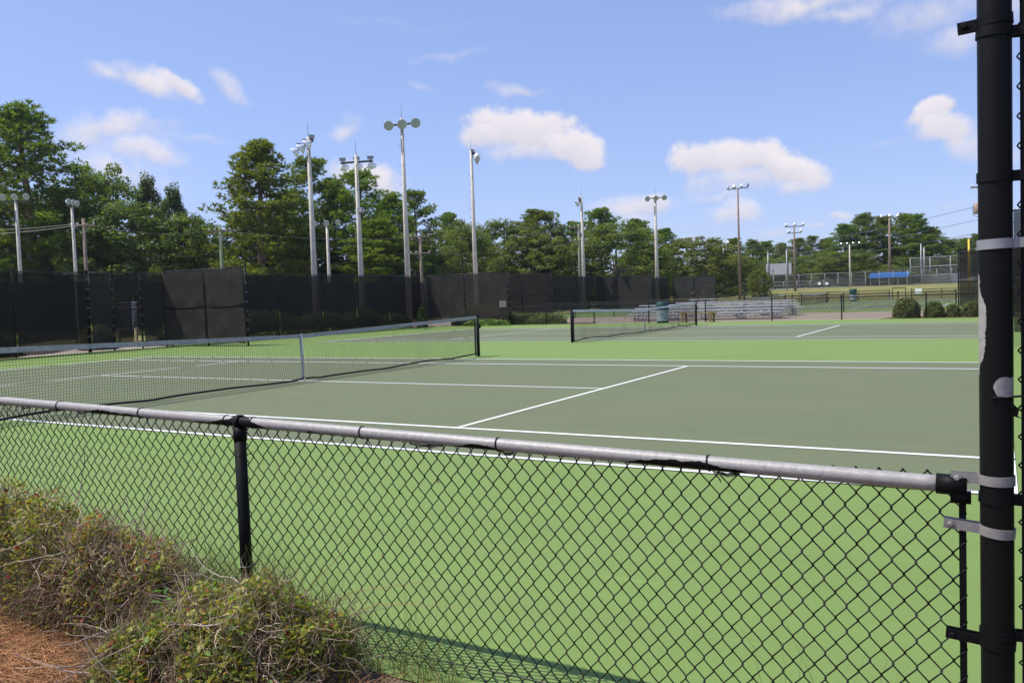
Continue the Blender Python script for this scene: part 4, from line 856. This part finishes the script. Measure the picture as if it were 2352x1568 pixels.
for x, yt, wd, D, kd, v in ((1930, 578, 130, 142, 'oak', 1), (2020, 606, 110, 140, 'oak', 3), (2090, 590, 110, 146, 'oak', 0)):
    T(kd, v, x, yt, D, wd, '%s leafy tree from the left at the foot of the pines behind the dugout' % ORD[(1930, 2020, 2090).index(x)], 'leafy trees behind the dugout')
for x, yt, wd, D, kd, v in ((2180, 548, 110, 170, 'pine', 2), (2215, 545, 110, 172, 'pine', 0), (2250, 535, 110, 170, 'pine', 2), (2300, 545, 90, 170, 'pine', 0), (2360, 540, 90, 170, 'pine', 2), (2430, 540, 90, 172, 'pine', 0), (2190, 590, 120, 158, 'oak', 0), (2270, 590, 130, 158, 'oak', 1), (2370, 590, 130, 158, 'oak', 0)):
    T(kd, v, x, yt, D, wd, ('%s pine from the left in the far line behind the backstop' % ORD[(2180, 2215, 2250, 2300, 2360, 2430).index(x)]) if kd == 'pine' else ('%s leafy tree from the left behind the backstop' % ORD[(2190, 2270, 2370).index(x)]), 'far trees behind the backstop')
# undergrowth that closes the foot of the wood
C = []; 
for i in range(95000):
    x = rng.uniform(-260, 2520); D = (88 if x < 1000 else (108 if x < 1300 else (122 if x < 1560 else 160))) + rng.uniform(0, 10); p = onD(x, 640, D)
    top = (5.2 + 1.6*math.sin(x*.031) + 1.0*math.sin(x*.083+1))*(1.5 if x < 1300 else 1.0); hgt = top*rng.uniform(0, 1)**.7
    C.append((p[0], p[1], float(gz(p[1])) + hgt))
C = np.array(C); V, F, c = leaf_cloud(C, np.tile([0.2, -.4, .7], (len(C), 1)), .32, .7, .5, base=(.070, .095, .026), cvar=.45)
stuff(tag(obj('undergrowth', fast_mesh('undergrowth', V, F, c), OAKL), 'dark leafy undergrowth along the foot of the wood', 'undergrowth'))

# ------------------------------------------------------------------ clipped shrubs and hedges near the courts
def shrub(name, label, c, rad, n, size=.045, base=(.130, .165, .036), group=None, boxy=2.6, cat='shrub'):
    root = tag(empty(name, c), label, cat, group); C = []; Nn = []
    th = rng.uniform(0, 2*math.pi, n); ph = np.arccos(rng.uniform(-.15, 1, n)); d = np.stack([np.sin(ph)*np.cos(th), np.sin(ph)*np.sin(th), np.cos(ph)], 1)
    k = (np.abs(d)**boxy).sum(1)**(-1/boxy); k = k*(1 + .05*np.sin(th*5+ph*7) + .04*np.sin(th*11-ph*5)); rr = rng.uniform(.72, 1.03, n)
    P = d*(k*rr)[:, None]*np.array([rad[0], rad[1], rad[2]]); P[:, 2] = np.maximum(P[:, 2]+rad[2]*.02, .02)
    V, F, cc = leaf_cloud(P, d, size, .6, .5, .12, base=base, cvar=.4)
    obj('foliage', fast_mesh('foliage', V, F, cc), SHRUBL, root)
    mb = MB()
    for i in range(9):
        a = i*2.4; mb.tube([(math.cos(a)*.06, math.sin(a)*.06, -.02), (math.cos(a)*rad[0]*.35, math.sin(a)*rad[1]*.35, rad[2]*.4), (math.cos(a)*rad[0]*.7, math.sin(a)*rad[1]*.7, rad[2]*.75)], [.018, .012, .004], 5)
    mb.build('stems', BARK2, root); return root
shrub('shrub', 'largest clipped round shrub behind the far low fence at right', (8.15, 29.75, 0), (.55, .55, .86), 7000, base=(.155, .19, .045))
shrub('shrub', 'second clipped shrub from the left behind the far low fence', (9.27, 29.7, 0), (.40, .42, .66), 5000, base=(.155, .19, .045))
shrub('shrub', 'smallest clipped shrub in the row behind the far low fence', (10.02, 29.75, 0), (.30, .33, .53), 3600, base=(.155, .19, .045))
shrub('shrub', 'rightmost clipped shrub of the row, next to the thick post', (10.72, 29.75, 0), (.41, .42, .62), 5000, base=(.155, .19, .045))
shrub('shrub', 'clipped shrub hidden behind the thick post at right', (11.7, 29.75, 0), (.45, .45, .7), 3000)
shrub('hedge', 'low rounded hedge beside the low far fence, left of the far net', (-11.2, 29.95, 0), (2.0, .6, .60), 12000, base=(.150, .170, .045), cat='hedge')
shrub('hedge', 'dark hedge end at the corner of the faded windscreen', (-12.9, 29.9, 0), (.8, .6, .72), 5000, cat='hedge')
hx = [(13.2, 1.9, 1.1), (17.2, 2.3, 1.25), (21.2, 2.1, 1.05), (24.6, 1.6, 1.15), (27.4, 1.3, .8)]
for i, (y, hl, hz) in enumerate(hx):
    shrub('hedge', ['hedge behind the left fence, next to the wing panel', 'taller middle hedge behind the left windscreen', 'long hedge under the light poles behind the windscreen', 'hedge left of the corner windscreen panel', 'small hedge at the far corner of the left fence'][i], (-19.35, y, 0), (.75, hl, hz), 7000, .06, cat='hedge')
shrub('shrub', 'bright shrub seen through the open gate under the notice board', (-20.2, 9.05, 0), (.6, .7, .95), 4500, .05, (.17, .18, .05))
shrub('hedge', 'dark round hedge behind the far-left windscreen', (-19.8, 3.3, 0), (.8, 2.4, 1.0), 8000,   .06, (.09, .12, .03), cat='hedge')
shrub('hedge', 'rounded hedge showing through the faded corner panel', (-15.4, 30.4, 0), (1.7, .8, 1.1), 8000, .06, cat='hedge')
shrub('ivy_clump', 'leafy ivy spilling under the corner windscreen onto the court edge', (-13.6, 28.62, 0), (1.5, .28, .34), 2600, .075, (.15, .22, .05), cat='ivy')
shrub('ivy_clump', 'ivy climbing the post at the corner of the left fence', (-17.85, 28.2, 0), (.22, .35, 1.15), 1500, .07, (.13, .20, .05), cat='ivy')

# ------------------------------------------------------------------ bleachers, bench, bin
def bleacher(label, x0, x1, y_front, z, rows, dirn, rise=.20, run=.62, h0=.42):
    root = tag(empty('bleachers', (0, 0, z)), label, 'bleachers'); n = rows
    for i in range(n):
        y = y_front + dirn*run*i; h = h0 + rise*i
        mb = MB(); mb.box(((x0+x1)/2, y, h), (x1-x0, .24, .045)); mb.build('seat_plank', ALU, root)
        mb = MB(); mb.box(((x0+x1)/2, y+dirn*.30, h-.24), (x1-x0-.2, .24, .04)); mb.build('foot_plank', ALU, root)
    k = 5
    for j in range(k):
        x = x0+.4+(x1-x0-.8)*j/(k-1)
        for i in range(n):
            y = y_front+dirn*run*i; h = h0+rise*i-.025
            mb = MB(); mb.box((x, y, h/2), (.05, .05, h)); mb.build('leg', GREY_STEEL, root)
        mb = MB(); a = Vector((x+.03, y_front, .12)); b = Vector((x+.03, y_front+dirn*run*(n-1), h0+rise*(n-1)-.3)); mb.tube([a, b], .025, 6); mb.tube([(x, y_front, .06), (x, y_front+dirn*run*(n-1), .06)], .025, 6); mb.build('frame_bar', GREY_STEEL, root)
        if j < k-1:
            x2 = x0+.4+(x1-x0-.8)*(j+1)/(k-1); yb = y_front+dirn*run*(n-1); mb = MB(); mb.tube([(x, yb, .1), (x2, yb, h0+rise*(n-1)-.1)], .018, 5); mb.tube([(x2, yb, .1), (x, yb, h0+rise*(n-1)-.1)], .018, 5); mb.build('cross_brace', GREY_STEEL, root)
    return root
bleacher('aluminium bleachers facing the near courts behind the low fence', -6.2, 2.2, 31.7, .0, 4, 1, rise=.15, h0=.38)
bleacher('aluminium bleachers turned away from the camera toward the far courts', -5.0, 1.95, 38.3, .02, 4, -1, h0=.42, rise=.15)
def bench(label, c, L, mt, leg_m, h=.48, wd=.32, rz=0, z=0):
    root = tag(empty('bench', (*c, z), rz), label, 'bench'); mb = MB(); mb.box((0, 0, h), (L, wd, .05)); mb.build('seat', mt, root)
    for s in (-1, 1):
        for t in (-1, 1): mb = MB(); mb.box((s*(L/2-.22)+t*.06, t*.1, h/2-.012), (.09, .09, h-.03)); mb.build('leg', leg_m, root)
        mb = MB(); mb.box((s*(L/2-.22), 0, h-.06), (.12, wd*.9, .06)); mb.build('cross_piece', leg_m, root)
    return root
bench('low yellow-brown timber bench in front of the low far fence', (-1.18, 28.6), 1.85, BENCHW, BENCHW)
tb = bench('white slatted table showing above the green bin, behind the bleachers', tuple(onY(1614, 686, 42.6)[:2]), 1.75, WHITE, GREY_STEEL, h=1.0, z=.04, wd=.5)
mb = MB(); mb.box((0, -.30, .80), (1.75, .12, .10)); mb.build('front_slat', WHITE, tb)
bench('small bench seen through the farthest net', (-2.6, 80.6), 3.0, WOODP, WOODP, h=.6, z=.04)
bench('long pale bench beside the far green bin', (-.2, 80.8), 5.0, ALU, GREY_STEEL, h=.75, z=.04)
def bin_(label, c, z, s=1.0):
    root = tag(empty('litter_bin', (*c, z)), label, 'bin'); root.scale = (s, s, s)
    mb = MB(); mb.lathe([(.29, 0), (.30, .05), (.30, .70), (.31, .72), (.31, 1.06), (.28, 1.08), (.27, .95)], 20, cap=True); mb.build('barrel', GREENB, root, True)
    mb = MB(); prof = [(.308+.003*math.sin(i*2.3), .10+i*.055) for i in range(11)]; mb.lathe(prof, 24, cap=False); mb.build('bin_liner', BAG, root, True); return root
bin_('green bin wrapped in a crinkled clear bag beside the timber bench', (-3.0, 28.55), 0)
bin_('far green bin by the fence under the grassy slope', (-1.3, 80.7), .04, 1.2)

# ------------------------------------------------------------------ ball field beyond the slope
def flat_fence(label, a, b, z0, z1, bays, m=LINKG, rails=(0, 1), pr=.035):
    root = tag(empty('field_fence'), label, 'fence'); a = Vector(a); b = Vector(b); Ln = (b-a).length
    me = bpy.data.meshes.new('chain_link'); me.from_pydata([(a.x, a.y, z0), (b.x, b.y, z0), (b.x, b.y, z1), (a.x, a.y, z1)], [], [(0, 1, 2, 3)])
    uv = me.uv_layers.new(); [setattr(uv.data[i], 'uv', c) for i, c in enumerate(((0, 0), (Ln, 0), (Ln, z1-z0), (0, z1-z0)))]
    obj('chain_link', me, m, root)
    for i in range(bays+1):
        p = a.lerp(b, i/bays); mb = MB(); mb.tube([(p.x, p.y, z0-.1), (p.x, p.y, z1+.05)], pr, 6); mb.build('post', GREY_STEEL, root, True)
    for r in rails:
        z = z0+.05+(z1-z0-.05)*r; mb = MB(); mb.tube([(a.x, a.y, z), (b.x, b.y, z)], pr*.8, 6); mb.build('rail', GREY_STEEL, root, True)
    return root
FYD = 128.0
def fx(x): return onY(x, 650, FYD)
def fz(x, y, Y=FYD): return onY(x, y, Y)[2]
g0 = float(gz(FYD))
flat_fence('tall grey chain-link outfield fence above the grassy slope', (fx(1640)[0], FYD), (fx(2330)[0], FYD), g0, fz(1990, 624), 22, rails=(0, 1))
flat_fence('lower grey chain-link fence with gates left of the dugout', (fx(1640)[0], FYD-3), (fx(1995)[0], FYD-3), g0-.05, fz(1800, 647, FYD-3), 12, rails=(0, .5, 1))
flat_fence('high grey chain-link backstop right of the blue dugout', (fz and fx(2087)[0], FYD+3), (fx(2330)[0], FYD+3), g0, fz(2150, 590, FYD+3), 5, rails=(0, .33, .66, 1), pr=.06)
for x, yt in ((2116, 560), (2123, 568)):
    p = onY(x, 640, FYD+1); mb = MB(); mb.tube([(p[0], p[1], g0), (p[0], p[1], fz(x, yt, FYD+1))], .10, 8); tag(mb.build('steel_pole', GREY_STEEL, None, True), ['taller bare steel pole at the backstop', 'shorter bare steel pole at the backstop'][x > 2118], 'pole')
for x in (1882, 1899):
    p = onY(x, 650, FYD-3.1); mb = MB(); mb.box((p[0], p[1], fz(x, 651, FYD-3.1)), (.45, .03, .4)); tag(mb.build('sign_plate', SIGNW), ['left white plate on the grey field gates', 'right white plate on the grey field gates'][x > 1890], 'sign')
dg = tag(empty('dugout', (0, 0, 0)), 'open dugout with bright blue sheet roof beyond the grassy slope', 'dugout')
xa, xb = onY(1997, 640, FYD+1)[0], onY(2086, 640, FYD+1)[0]; zt, zb = fz(2040, 628, FYD+1), fz(2040, 636.5, FYD+1)
mb = MB(); mb.add([(xa, FYD+1, zb), (xb, FYD+1, zb), (xb, FYD+3, zt+.15), (xa, FYD+3, zt+.15), (xa, FYD+1, zb-.1), (xb, FYD+1, zb-.1), (xb, FYD+3.1, zt), (xa, FYD+3.1, zt)], [(0, 1, 2, 3), (4, 7, 6, 5), (0, 4, 5, 1), (1, 5, 6, 2), (2, 6, 7, 3), (3, 7, 4, 0)])
mb.box(((xa+xb)/2, FYD+1, (zb+zt)/2), (xb-xa, .05, zt-zb+.1)); mb.build('roof', BLUE, dg)
for i in range(5):
    x = xa+.15+(xb-xa-.3)*i/4; mb = MB(); mb.box((x, FYD+1.1, (g0+zb)/2), (.1, .1, zb-g0)); mb.build('post', GREY_STEEL, dg)
mb = MB(); mb.box(((xa+xb)/2, FYD+2.4, g0+.5), (xb-xa-.6, .3, .08)); mb.box(((xa+xb)/2, FYD+2.6, g0+.85), (xb-xa-.6, .06, .25)); mb.build('bench', WOODP, dg)
sb = tag(empty('scoreboard'), 'blank grey back of a scoreboard on two steel posts', 'scoreboard'); YS = 112.0
p0, p1 = onY(1760, 630, YS), onY(1818, 627, YS); zt, zb = onY(1789, 605, YS)[2], onY(1789, 630.5, YS)[2]
mb = MB(); mb.box(((p0[0]+p1[0])/2, YS, (zt+zb)/2), (p1[0]-p0[0], .25, zt-zb)); mb.build('panel', BRICK, sb)
for x, yt in ((1765.5, 579), (1808.5, 575)):
    p = onY(x, 640, YS); mb = MB(); mb.tube([(p[0], YS-.18, float(gz(YS))-.1), (p[0], YS-.18, onY(x, yt, YS)[2])], .09, 8); mb.build('post', GREY_STEEL, sb, True)
mb = MB(); mb.tube([(p0[0]+1.05, YS-.6, float(gz(YS))), (p0[0]+1.1, YS-.6, zb+.45)], .05, 6); mb.box((p0[0]+1.1, YS-.6, zb+.6), (.18, .12, .35)); tag(mb.build('lamp_post', GALV), 'small box on a thin post in front of the scoreboard', 'post')
bl = bleacher('pale field bleachers behind the backstop fence', 0, 1, 0, 0, 4, 1, rise=.35, run=.7)
xa, xb = onY(2115, 650, FYD+6)[0], onY(2300, 650, FYD+6)[0]; bl.location = (xa, FYD+6, g0); bl.scale = (xb-xa, 1, 1)
p = onY(2225.5, 600, 100); mb = MB(); mb.tube([(p[0], 100, float(gz(100))-.1), (p[0], 100, onY(2225.5, 549, 100)[2])], .11, 12); tag(mb.build('foul_pole', YELLOW, None, True), 'bright yellow pole rising above the windscreen panel at right', 'pole')
sbk = tag(empty('field_scoreboard_small', (0, 0, 0)), 'small dark scoreboard low behind the far fence, left of the tall timber pole', 'scoreboard')
p = onY(1652, 655, 120); mb = MB(); mb.box((p[0], 120, onY(1652, 640, 120)[2]), (1.9, .3, .95)); mb.build('panel', DARKST, sbk)
for s in (-.7, .7): mb = MB(); mb.tube([(p[0]+s, 120.2, 1), (p[0]+s, 120.2, onY(1652, 636, 120)[2])], .06, 6); mb.build('post', GREY_STEEL, sbk, True)
# arching yellow-green clump and small weeping tree in front of the field fence
p = onY(1742, 668, 110); C = []
root = tag(empty('grass_clump', (p[0], 110, float(gz(110)))), 'yellowish arching grass clump on the slope under the scoreboard', 'grass clump')
C = rng.normal(0, 1, (260, 3))*np.array([.25, .25, .05]) + np.array([0, 0, .1]); D_ = rng.normal(0, .7, (260, 3)) + np.array([0, 0, .9]); D_ /= np.linalg.norm(D_, axis=1)[:, None]
V, F, c = tufts(C, D_, 1.1, 5, .018, base=(.30, .26, .06)); obj('blades', fast_mesh('blades', V, F, c), GRASSB, root)
tree('oak', 3, 1745, 617, 112, 46, 'small weeping tree in front of the grey field fence', yref=650)

# ------------------------------------------------------------------ foreground shrubs, grass and pine straw
def ftube(P0, D0, L, r, seg, bend, n=3):
    """many thin bent tubes at once: arrays of start, direction, length, radius -> V, F"""
    m = len(P0); pts = [P0]; d = D0/np.linalg.norm(D0, axis=1)[:, None]; dirs = [d]
    for i in range(seg):
        d = d + rng.normal(0, bend, (m, 3)); d /= np.linalg.norm(d, axis=1)[:, None]; pts.append(pts[-1] + d*(L/seg)[:, None]); dirs.append(d)
    V = np.zeros((m, seg+1, n, 3))
    for i in range(seg+1):
        t = dirs[i]; a = np.cross(t, np.tile([.3, .2, .93], (m, 1))); a /= np.linalg.norm(a, axis=1)[:, None] + 1e-9; b = np.cross(t, a); rr = (r*(1-.75*i/seg))[:, None]
        for j in range(n):
            an = 2*math.pi*j/n; V[:, i, j] = pts[i] + (a*math.cos(an) + b*math.sin(an))*rr
    idx = np.arange(m*(seg+1)*n).reshape(m, seg+1, n); F = []
    for i in range(seg):
        for j in range(n): F.append(np.stack([idx[:, i, j], idx[:, i, (j+1) % n], idx[:, i+1, (j+1) % n], idx[:, i+1, j]], 1))
    return V.reshape(-1, 3), np.concatenate(F), pts
def twig_obj(name, P0, D0, L, r, seg, bend, base, cvar, parent, m=None, n=3):
    V, F, pts = ftube(P0, D0, L, r, seg, bend, n); k = (seg+1)*n
    base = np.array(base); c = base*(1 + rng.uniform(-cvar, cvar, (len(P0), 1)))*(1 + rng.uniform(-.08, .08, (len(P0), 3)))
    o = obj(name, fast_mesh(name, V, F, np.repeat(c, k, 0)), m or TWIG, parent, True); return o, pts
def mound_h(px, py, blobs):
    z = np.zeros_like(px)
    for (cx, cy, ax, ay, h) in blobs:
        q = np.clip(1 - np.abs((px-cx)/ax)**2.4 - np.abs((py-cy)/ay)**2.4, 0, 1); z = np.maximum(z, h*q**.45)
    return z
def near_shrub(label, blobs, ntw, nlf, ngr, seedv, green=.5):
    global rng
    rng = np.random.default_rng(seedv); cx = np.mean([b_[0] for b_ in blobs]); cy = np.mean([b_[1] for b_ in blobs])
    root = tag(empty('low_shrub', (0, 0, 0)), label, 'shrub'); root.location = (cx, cy, 0); off = np.array([cx, cy, 0])
    x0 = min(b_[0]-b_[2] for b_ in blobs); x1 = max(b_[0]+b_[2] for b_ in blobs); y0 = min(b_[1]-b_[3] for b_ in blobs); y1 = max(b_[1]+b_[3] for b_ in blobs)
    def samp(n, shell=(.55, 1.0)):
        out = np.zeros((0, 3))
        while len(out) < n:
            px = rng.uniform(x0, x1, n*2); py = rng.uniform(y0, y1, n*2); h = mound_h(px, py, blobs); h = h*(1 + .10*np.sin(px*17+py*9) + .08*np.sin(px*31-py*23)); ok = h > .04
            z = h*rng.uniform(shell[0], shell[1], n*2); out = np.concatenate([out, np.stack([px, py, z], 1)[ok]])
        return out[:n]
    # stems from the ground
    ns = 70; b = samp(ns, (.0, .05)); b[:, 2] = .0; tgt = samp(ns, (.7, 1)); d = tgt-b; d[:, 2] += .05
    twig_obj('stems', b-off, d, np.linalg.norm(d, axis=1)*1.0, rng.uniform(.003, .0065, ns), 7, .12, (.28, .21, .16), .3, root, n=5)
    P = samp(ntw, (.35, .95)); D_ = rng.normal(0, 1, (ntw, 3))*np.array([1, 1, .45]) + np.array([0, 0, .25])
    o, pts = twig_obj('twigs', P-off, D_, rng.uniform(.06, .26, ntw), rng.uniform(.0012, .0026, ntw), 5, .28, (.19, .135, .085), .5, root)  # inner twigs: shade between the branches is put into their darker colour
    P = samp(ntw//2, (.88, 1.04)); D_ = rng.normal(0, .8, (ntw//2, 3)) + np.array([0, -.1, .45])
    twig_obj('twigs', P-off, D_, rng.uniform(.04, .14, ntw//2), rng.uniform(.0013, .0024, ntw//2), 4, .25, (.56, .44, .30), .5, root)  # outer twigs: paler colour stands in for sunlight on the shell
    # long bleached branches lying over the top
    nb = 34; P = samp(nb, (.75, 1)); D_ = rng.normal(0, 1, (nb, 3))*np.array([1, .7, .18]); twig_obj('dead_branches', P-off, D_, rng.uniform(.2, .45, nb), rng.uniform(.0022, .0038, nb), 9, .14, (.47, .39, .31), .2, root, n=5)
    # leaves, in patches
    P = samp(int(nlf*2.2), (.72, 1.08)); patch = np.sin(P[:, 0]*13+seedv)*np.sin(P[:, 1]*15) + .6*np.sin(P[:, 0]*29+P[:, 1]*21); P = P[patch + rng.normal(0, .7, len(P)) > -.15][:nlf]
    n = len(P); col = np.array([.33, .34, .055])*(1 + rng.uniform(-.45, .35, (n, 1)))*(1 + rng.uniform(-.15, .15, (n, 3)))
    yl = rng.random(n) < .16; col[yl] = np.array([.42, .32, .06])*(1 + rng.uniform(-.2, .2, (yl.sum(), 1))); rd = rng.random(n) < (.07 if green > .25 else .22); col[rd] = np.array([.32, .085, .04])*(1 + rng.uniform(-.3, .3, (rd.sum(), 1)))
    gn = rng.random(n) < .25*green; col[gn] = np.array([.16, .27, .040])*(1 + rng.uniform(-.3, .3, (gn.sum(), 1)))
    V, F, c = leaf_cloud(P-off, np.tile([-.15, -.3, .8], (n, 1)), 0.0142, .75, .5, .22, cols=col, size_var=.45); obj('leaves', fast_mesh('leaves', V, F, c), SHRUBL, root)
    # grass growing through
    P = samp(ngr, (.35, .95)); D_ = rng.normal(0, .38, (ngr, 3)) + np.array([.05, .05, 1]); L_ = rng.uniform(.08, .24, ngr)
    gcol = np.where(rng.random((ngr, 1)) < .55, np.array([[.20, .30, .055]]), np.array([[.42, .34, .14]]))
    V, F, pts = ftube(P-off, D_, L_, rng.uniform(.0010, .0017, ngr), 4, .14, 3); obj('grass_blades', fast_mesh('grass_blades', V, F, np.repeat(gcol*(1 + rng.uniform(-.3, .3, (ngr, 1))), 15, 0)), GRASSB, root)
    for o in root.children:
        if o.name.split('.')[0] in ('twigs', 'leaves', 'grass_blades', 'stems', 'dead_branches'): o['kind'] = 'stuff'
    return root
near_shrub('clipped twiggy shrub at the left edge by the near fence', [(6.95, -9.72, .95, .27, .60), (7.72, -9.70, .60, .25, .52), (6.2, -9.72, .8, .28, .64)], 2700, 11500, 1500, 5, 1.0)
near_shrub('thin dry shrub with red leaves and bare branches, middle of the foreground bed', [(8.20, -9.70, .50, .24, .44), (8.54, -9.66, .28, .20, .36)], 3000, 3000, 1300, 6, .2)
near_shrub('dense bushy shrub in front of the near fence post', [(9.27, -9.84, .40, .36, .36), (9.43, -9.76, .26, .26, .31), (9.06, -9.98, .32, .28, .28)], 2500, 9500, 1000, 7, 1.1)
near_shrub('rest of the clipped hedge outside the left edge along the near fence', [(5.0, -9.72, .9, .27, .60), (3.7, -9.72, .9, .27, .55), (2.4, -9.72, .8, .27, .58)], 2200, 9000, 900, 8, 1.0)
rng = np.random.default_rng(31)
# grass tufts at the foot of the fence
def weeds(label, xs_, y, n, h, seedv):
    global rng
    rng = np.random.default_rng(seedv); root = tag(empty('grass_tuft', (xs_[0], y, 0)), label, 'grass'); P = np.stack([rng.uniform(0, xs_[1]-xs_[0], n), rng.normal(0, .03, n), np.zeros(n)], 1)
    D_ = rng.normal(0, .33, (n, 3)) + np.array([0, 0, 1]); V, F, _ = ftube(P, D_, rng.uniform(.4, 1, n)*h, rng.uniform(.0009, .0016, n), 6, .12, 3)
    c = np.where(rng.random((n, 1)) < .7, np.array([[.15, .25, .05]]), np.array([[.40, .36, .15]]))*(1 + rng.uniform(-.3, .3, (n, 1))); stuff(obj('grass_blades', fast_mesh('grass_blades', V, F, np.repeat(c, 21, 0)), GRASSB, root)); return root
weeds('thin grass along the foot of the near fence at left', (6.4, 8.8), FY-.07, 1300, .42, 61)
weeds('tuft of green grass round the near fence post', (8.65, 9.1), FY-.07, 420, .50, 62)
weeds('sparse grass under the near fence right of the shrub', (9.1, 10.0), FY-.05, 260, .34, 63)
weeds('few thin stalks at the bottom right under the fence', (11.15, 11.4), FY-.06, 22, .50, 64)
st_ = tag(empty('dry_stalks', (9.2, -9.5, 0)), 'few long pale dry stalks arching in front of the near fence', 'grass')
for (a, b, c) in (((0, 0, .2), (.25, 0, .42), (.42, .02, .60)), ((.1, -.05, .2), (.4, -.02, .33), (.72, .02, .40)), ((.2, -.08, .15), (.5, -.05, .30), (.85, 0, .33)), ((-.6, 0, .3), (-.55, .02, .6), (-.45, .03, .72))):
    mb = MB(); mb.tube([a, b, c], [.0016, .0013, .0007], 4); me = mb.build('stalk', BENCHW, st_)
# one broad-leaved weed in the shrub
root = tag(empty('leafy_weed', (9.05, -10.0, .0)), 'bright green leafy weed standing in front of the bushy shrub', 'weed'); rng = np.random.default_rng(9)
for q in range(3):
    bx_, by_ = [(0, 0), (.22, -.06), (-.16, .05)][q]; mb = MB(); hh = [.42, .26, .22][q]; mb.tube([(bx_, by_, 0), (bx_+.02, by_, hh*.5), (bx_, by_+.01, hh)], [.003, .0025, .0015], 5); mb.build('stem', GREENP, root)
    mb = MB()
    for i in range(16):
        a = i*2.4; z = hh*(.35+.65*i/16); L_ = .085*(1.15-.5*i/16); u = Vector((math.cos(a), math.sin(a), .35)).normalized(); s = u.cross(Vector((0, 0, 1))).normalized(); p = Vector((bx_, by_, z)); dn = Vector((0, 0, -.012))
        mb.add([p, p+u*L_*.45+s*L_*.13, p+u*L_+dn, p+u*L_*.45-s*L_*.13], [(0, 1, 2, 3)])
    me = bpy.data.meshes.new('leaves'); me.from_pydata(mb.v, [], mb.f); at = me.color_attributes.new('tone', 'FLOAT_COLOR', 'POINT'); at.data.foreach_set('color', np.tile([.13, .26, .04, 1], len(me.vertices)).astype(np.float32)); stuff(obj('leaves', me, SHRUBL, root))
# a few dry leaves blown onto the court
rng = np.random.default_rng(77); n = 60; P = np.stack([rng.uniform(-6, 12, n), rng.uniform(-9.3, 26, n), np.full(n, .016)], 1)
V, F, c = leaf_cloud(P, np.tile([0, 0, 1.], (n, 1)), .022, .25, .5, .2, base=(.16, .09, .04), cvar=.5)
stuff(tag(obj('fallen_leaves', fast_mesh('fallen_leaves', V, F, c), SHRUBL), 'few dry leaves scattered over the court', 'leaves'))
# pine straw
rng = np.random.default_rng(12); n = 26000; px = rng.uniform(5.2, 10.6, n); py = -9.70 - np.abs(rng.normal(0, .40, n)); 
bz = np.clip((-9.75-py)*.06, 0, .2)
P = np.stack([px, py, bz + rng.uniform(.0, .055, n)], 1); a = rng.uniform(0, 6.28, n); D_ = np.stack([np.cos(a), np.sin(a), rng.normal(.02, .12, n)], 1)
V, F, _ = ftube(P, D_, rng.uniform(.09, .22, n), rng.uniform(.0011, .0019, n), 4, .10, 3)
c = np.array([.50, .265, .125])*(1 + rng.uniform(-.55, .45, (n, 1)))*(1 + rng.uniform(-.08, .08, (n, 3)))
stuff(tag(obj('pine_straw', fast_mesh('pine_straw', V, F, np.repeat(c, 15, 0)), TWIG), 'loose orange-brown pine straw over the bed at bottom left', 'pine straw'))

# ------------------------------------------------------------------ humid summer air
hz = MB(); hz.box((0, 0, 15.0), (1420, 1420, 32.4)); hm = bpy.data.materials.new('humid_air'); hm.use_nodes = True; ht = hm.node_tree; ht.nodes.clear()
pv = ht.nodes.new('ShaderNodeVolumePrincipled'); pv.inputs['Color'].default_value = (.86, .91, 1, 1); pv.inputs['Density'].default_value = .00018; pv.inputs['Anisotropy'].default_value = .3
ho = ht.nodes.new('ShaderNodeOutputMaterial'); ht.links.new(pv.outputs[0], ho.inputs['Volume'])
stuff(tag(hz.build('haze', hm), 'thin pale summer haze over the whole park', 'haze'))
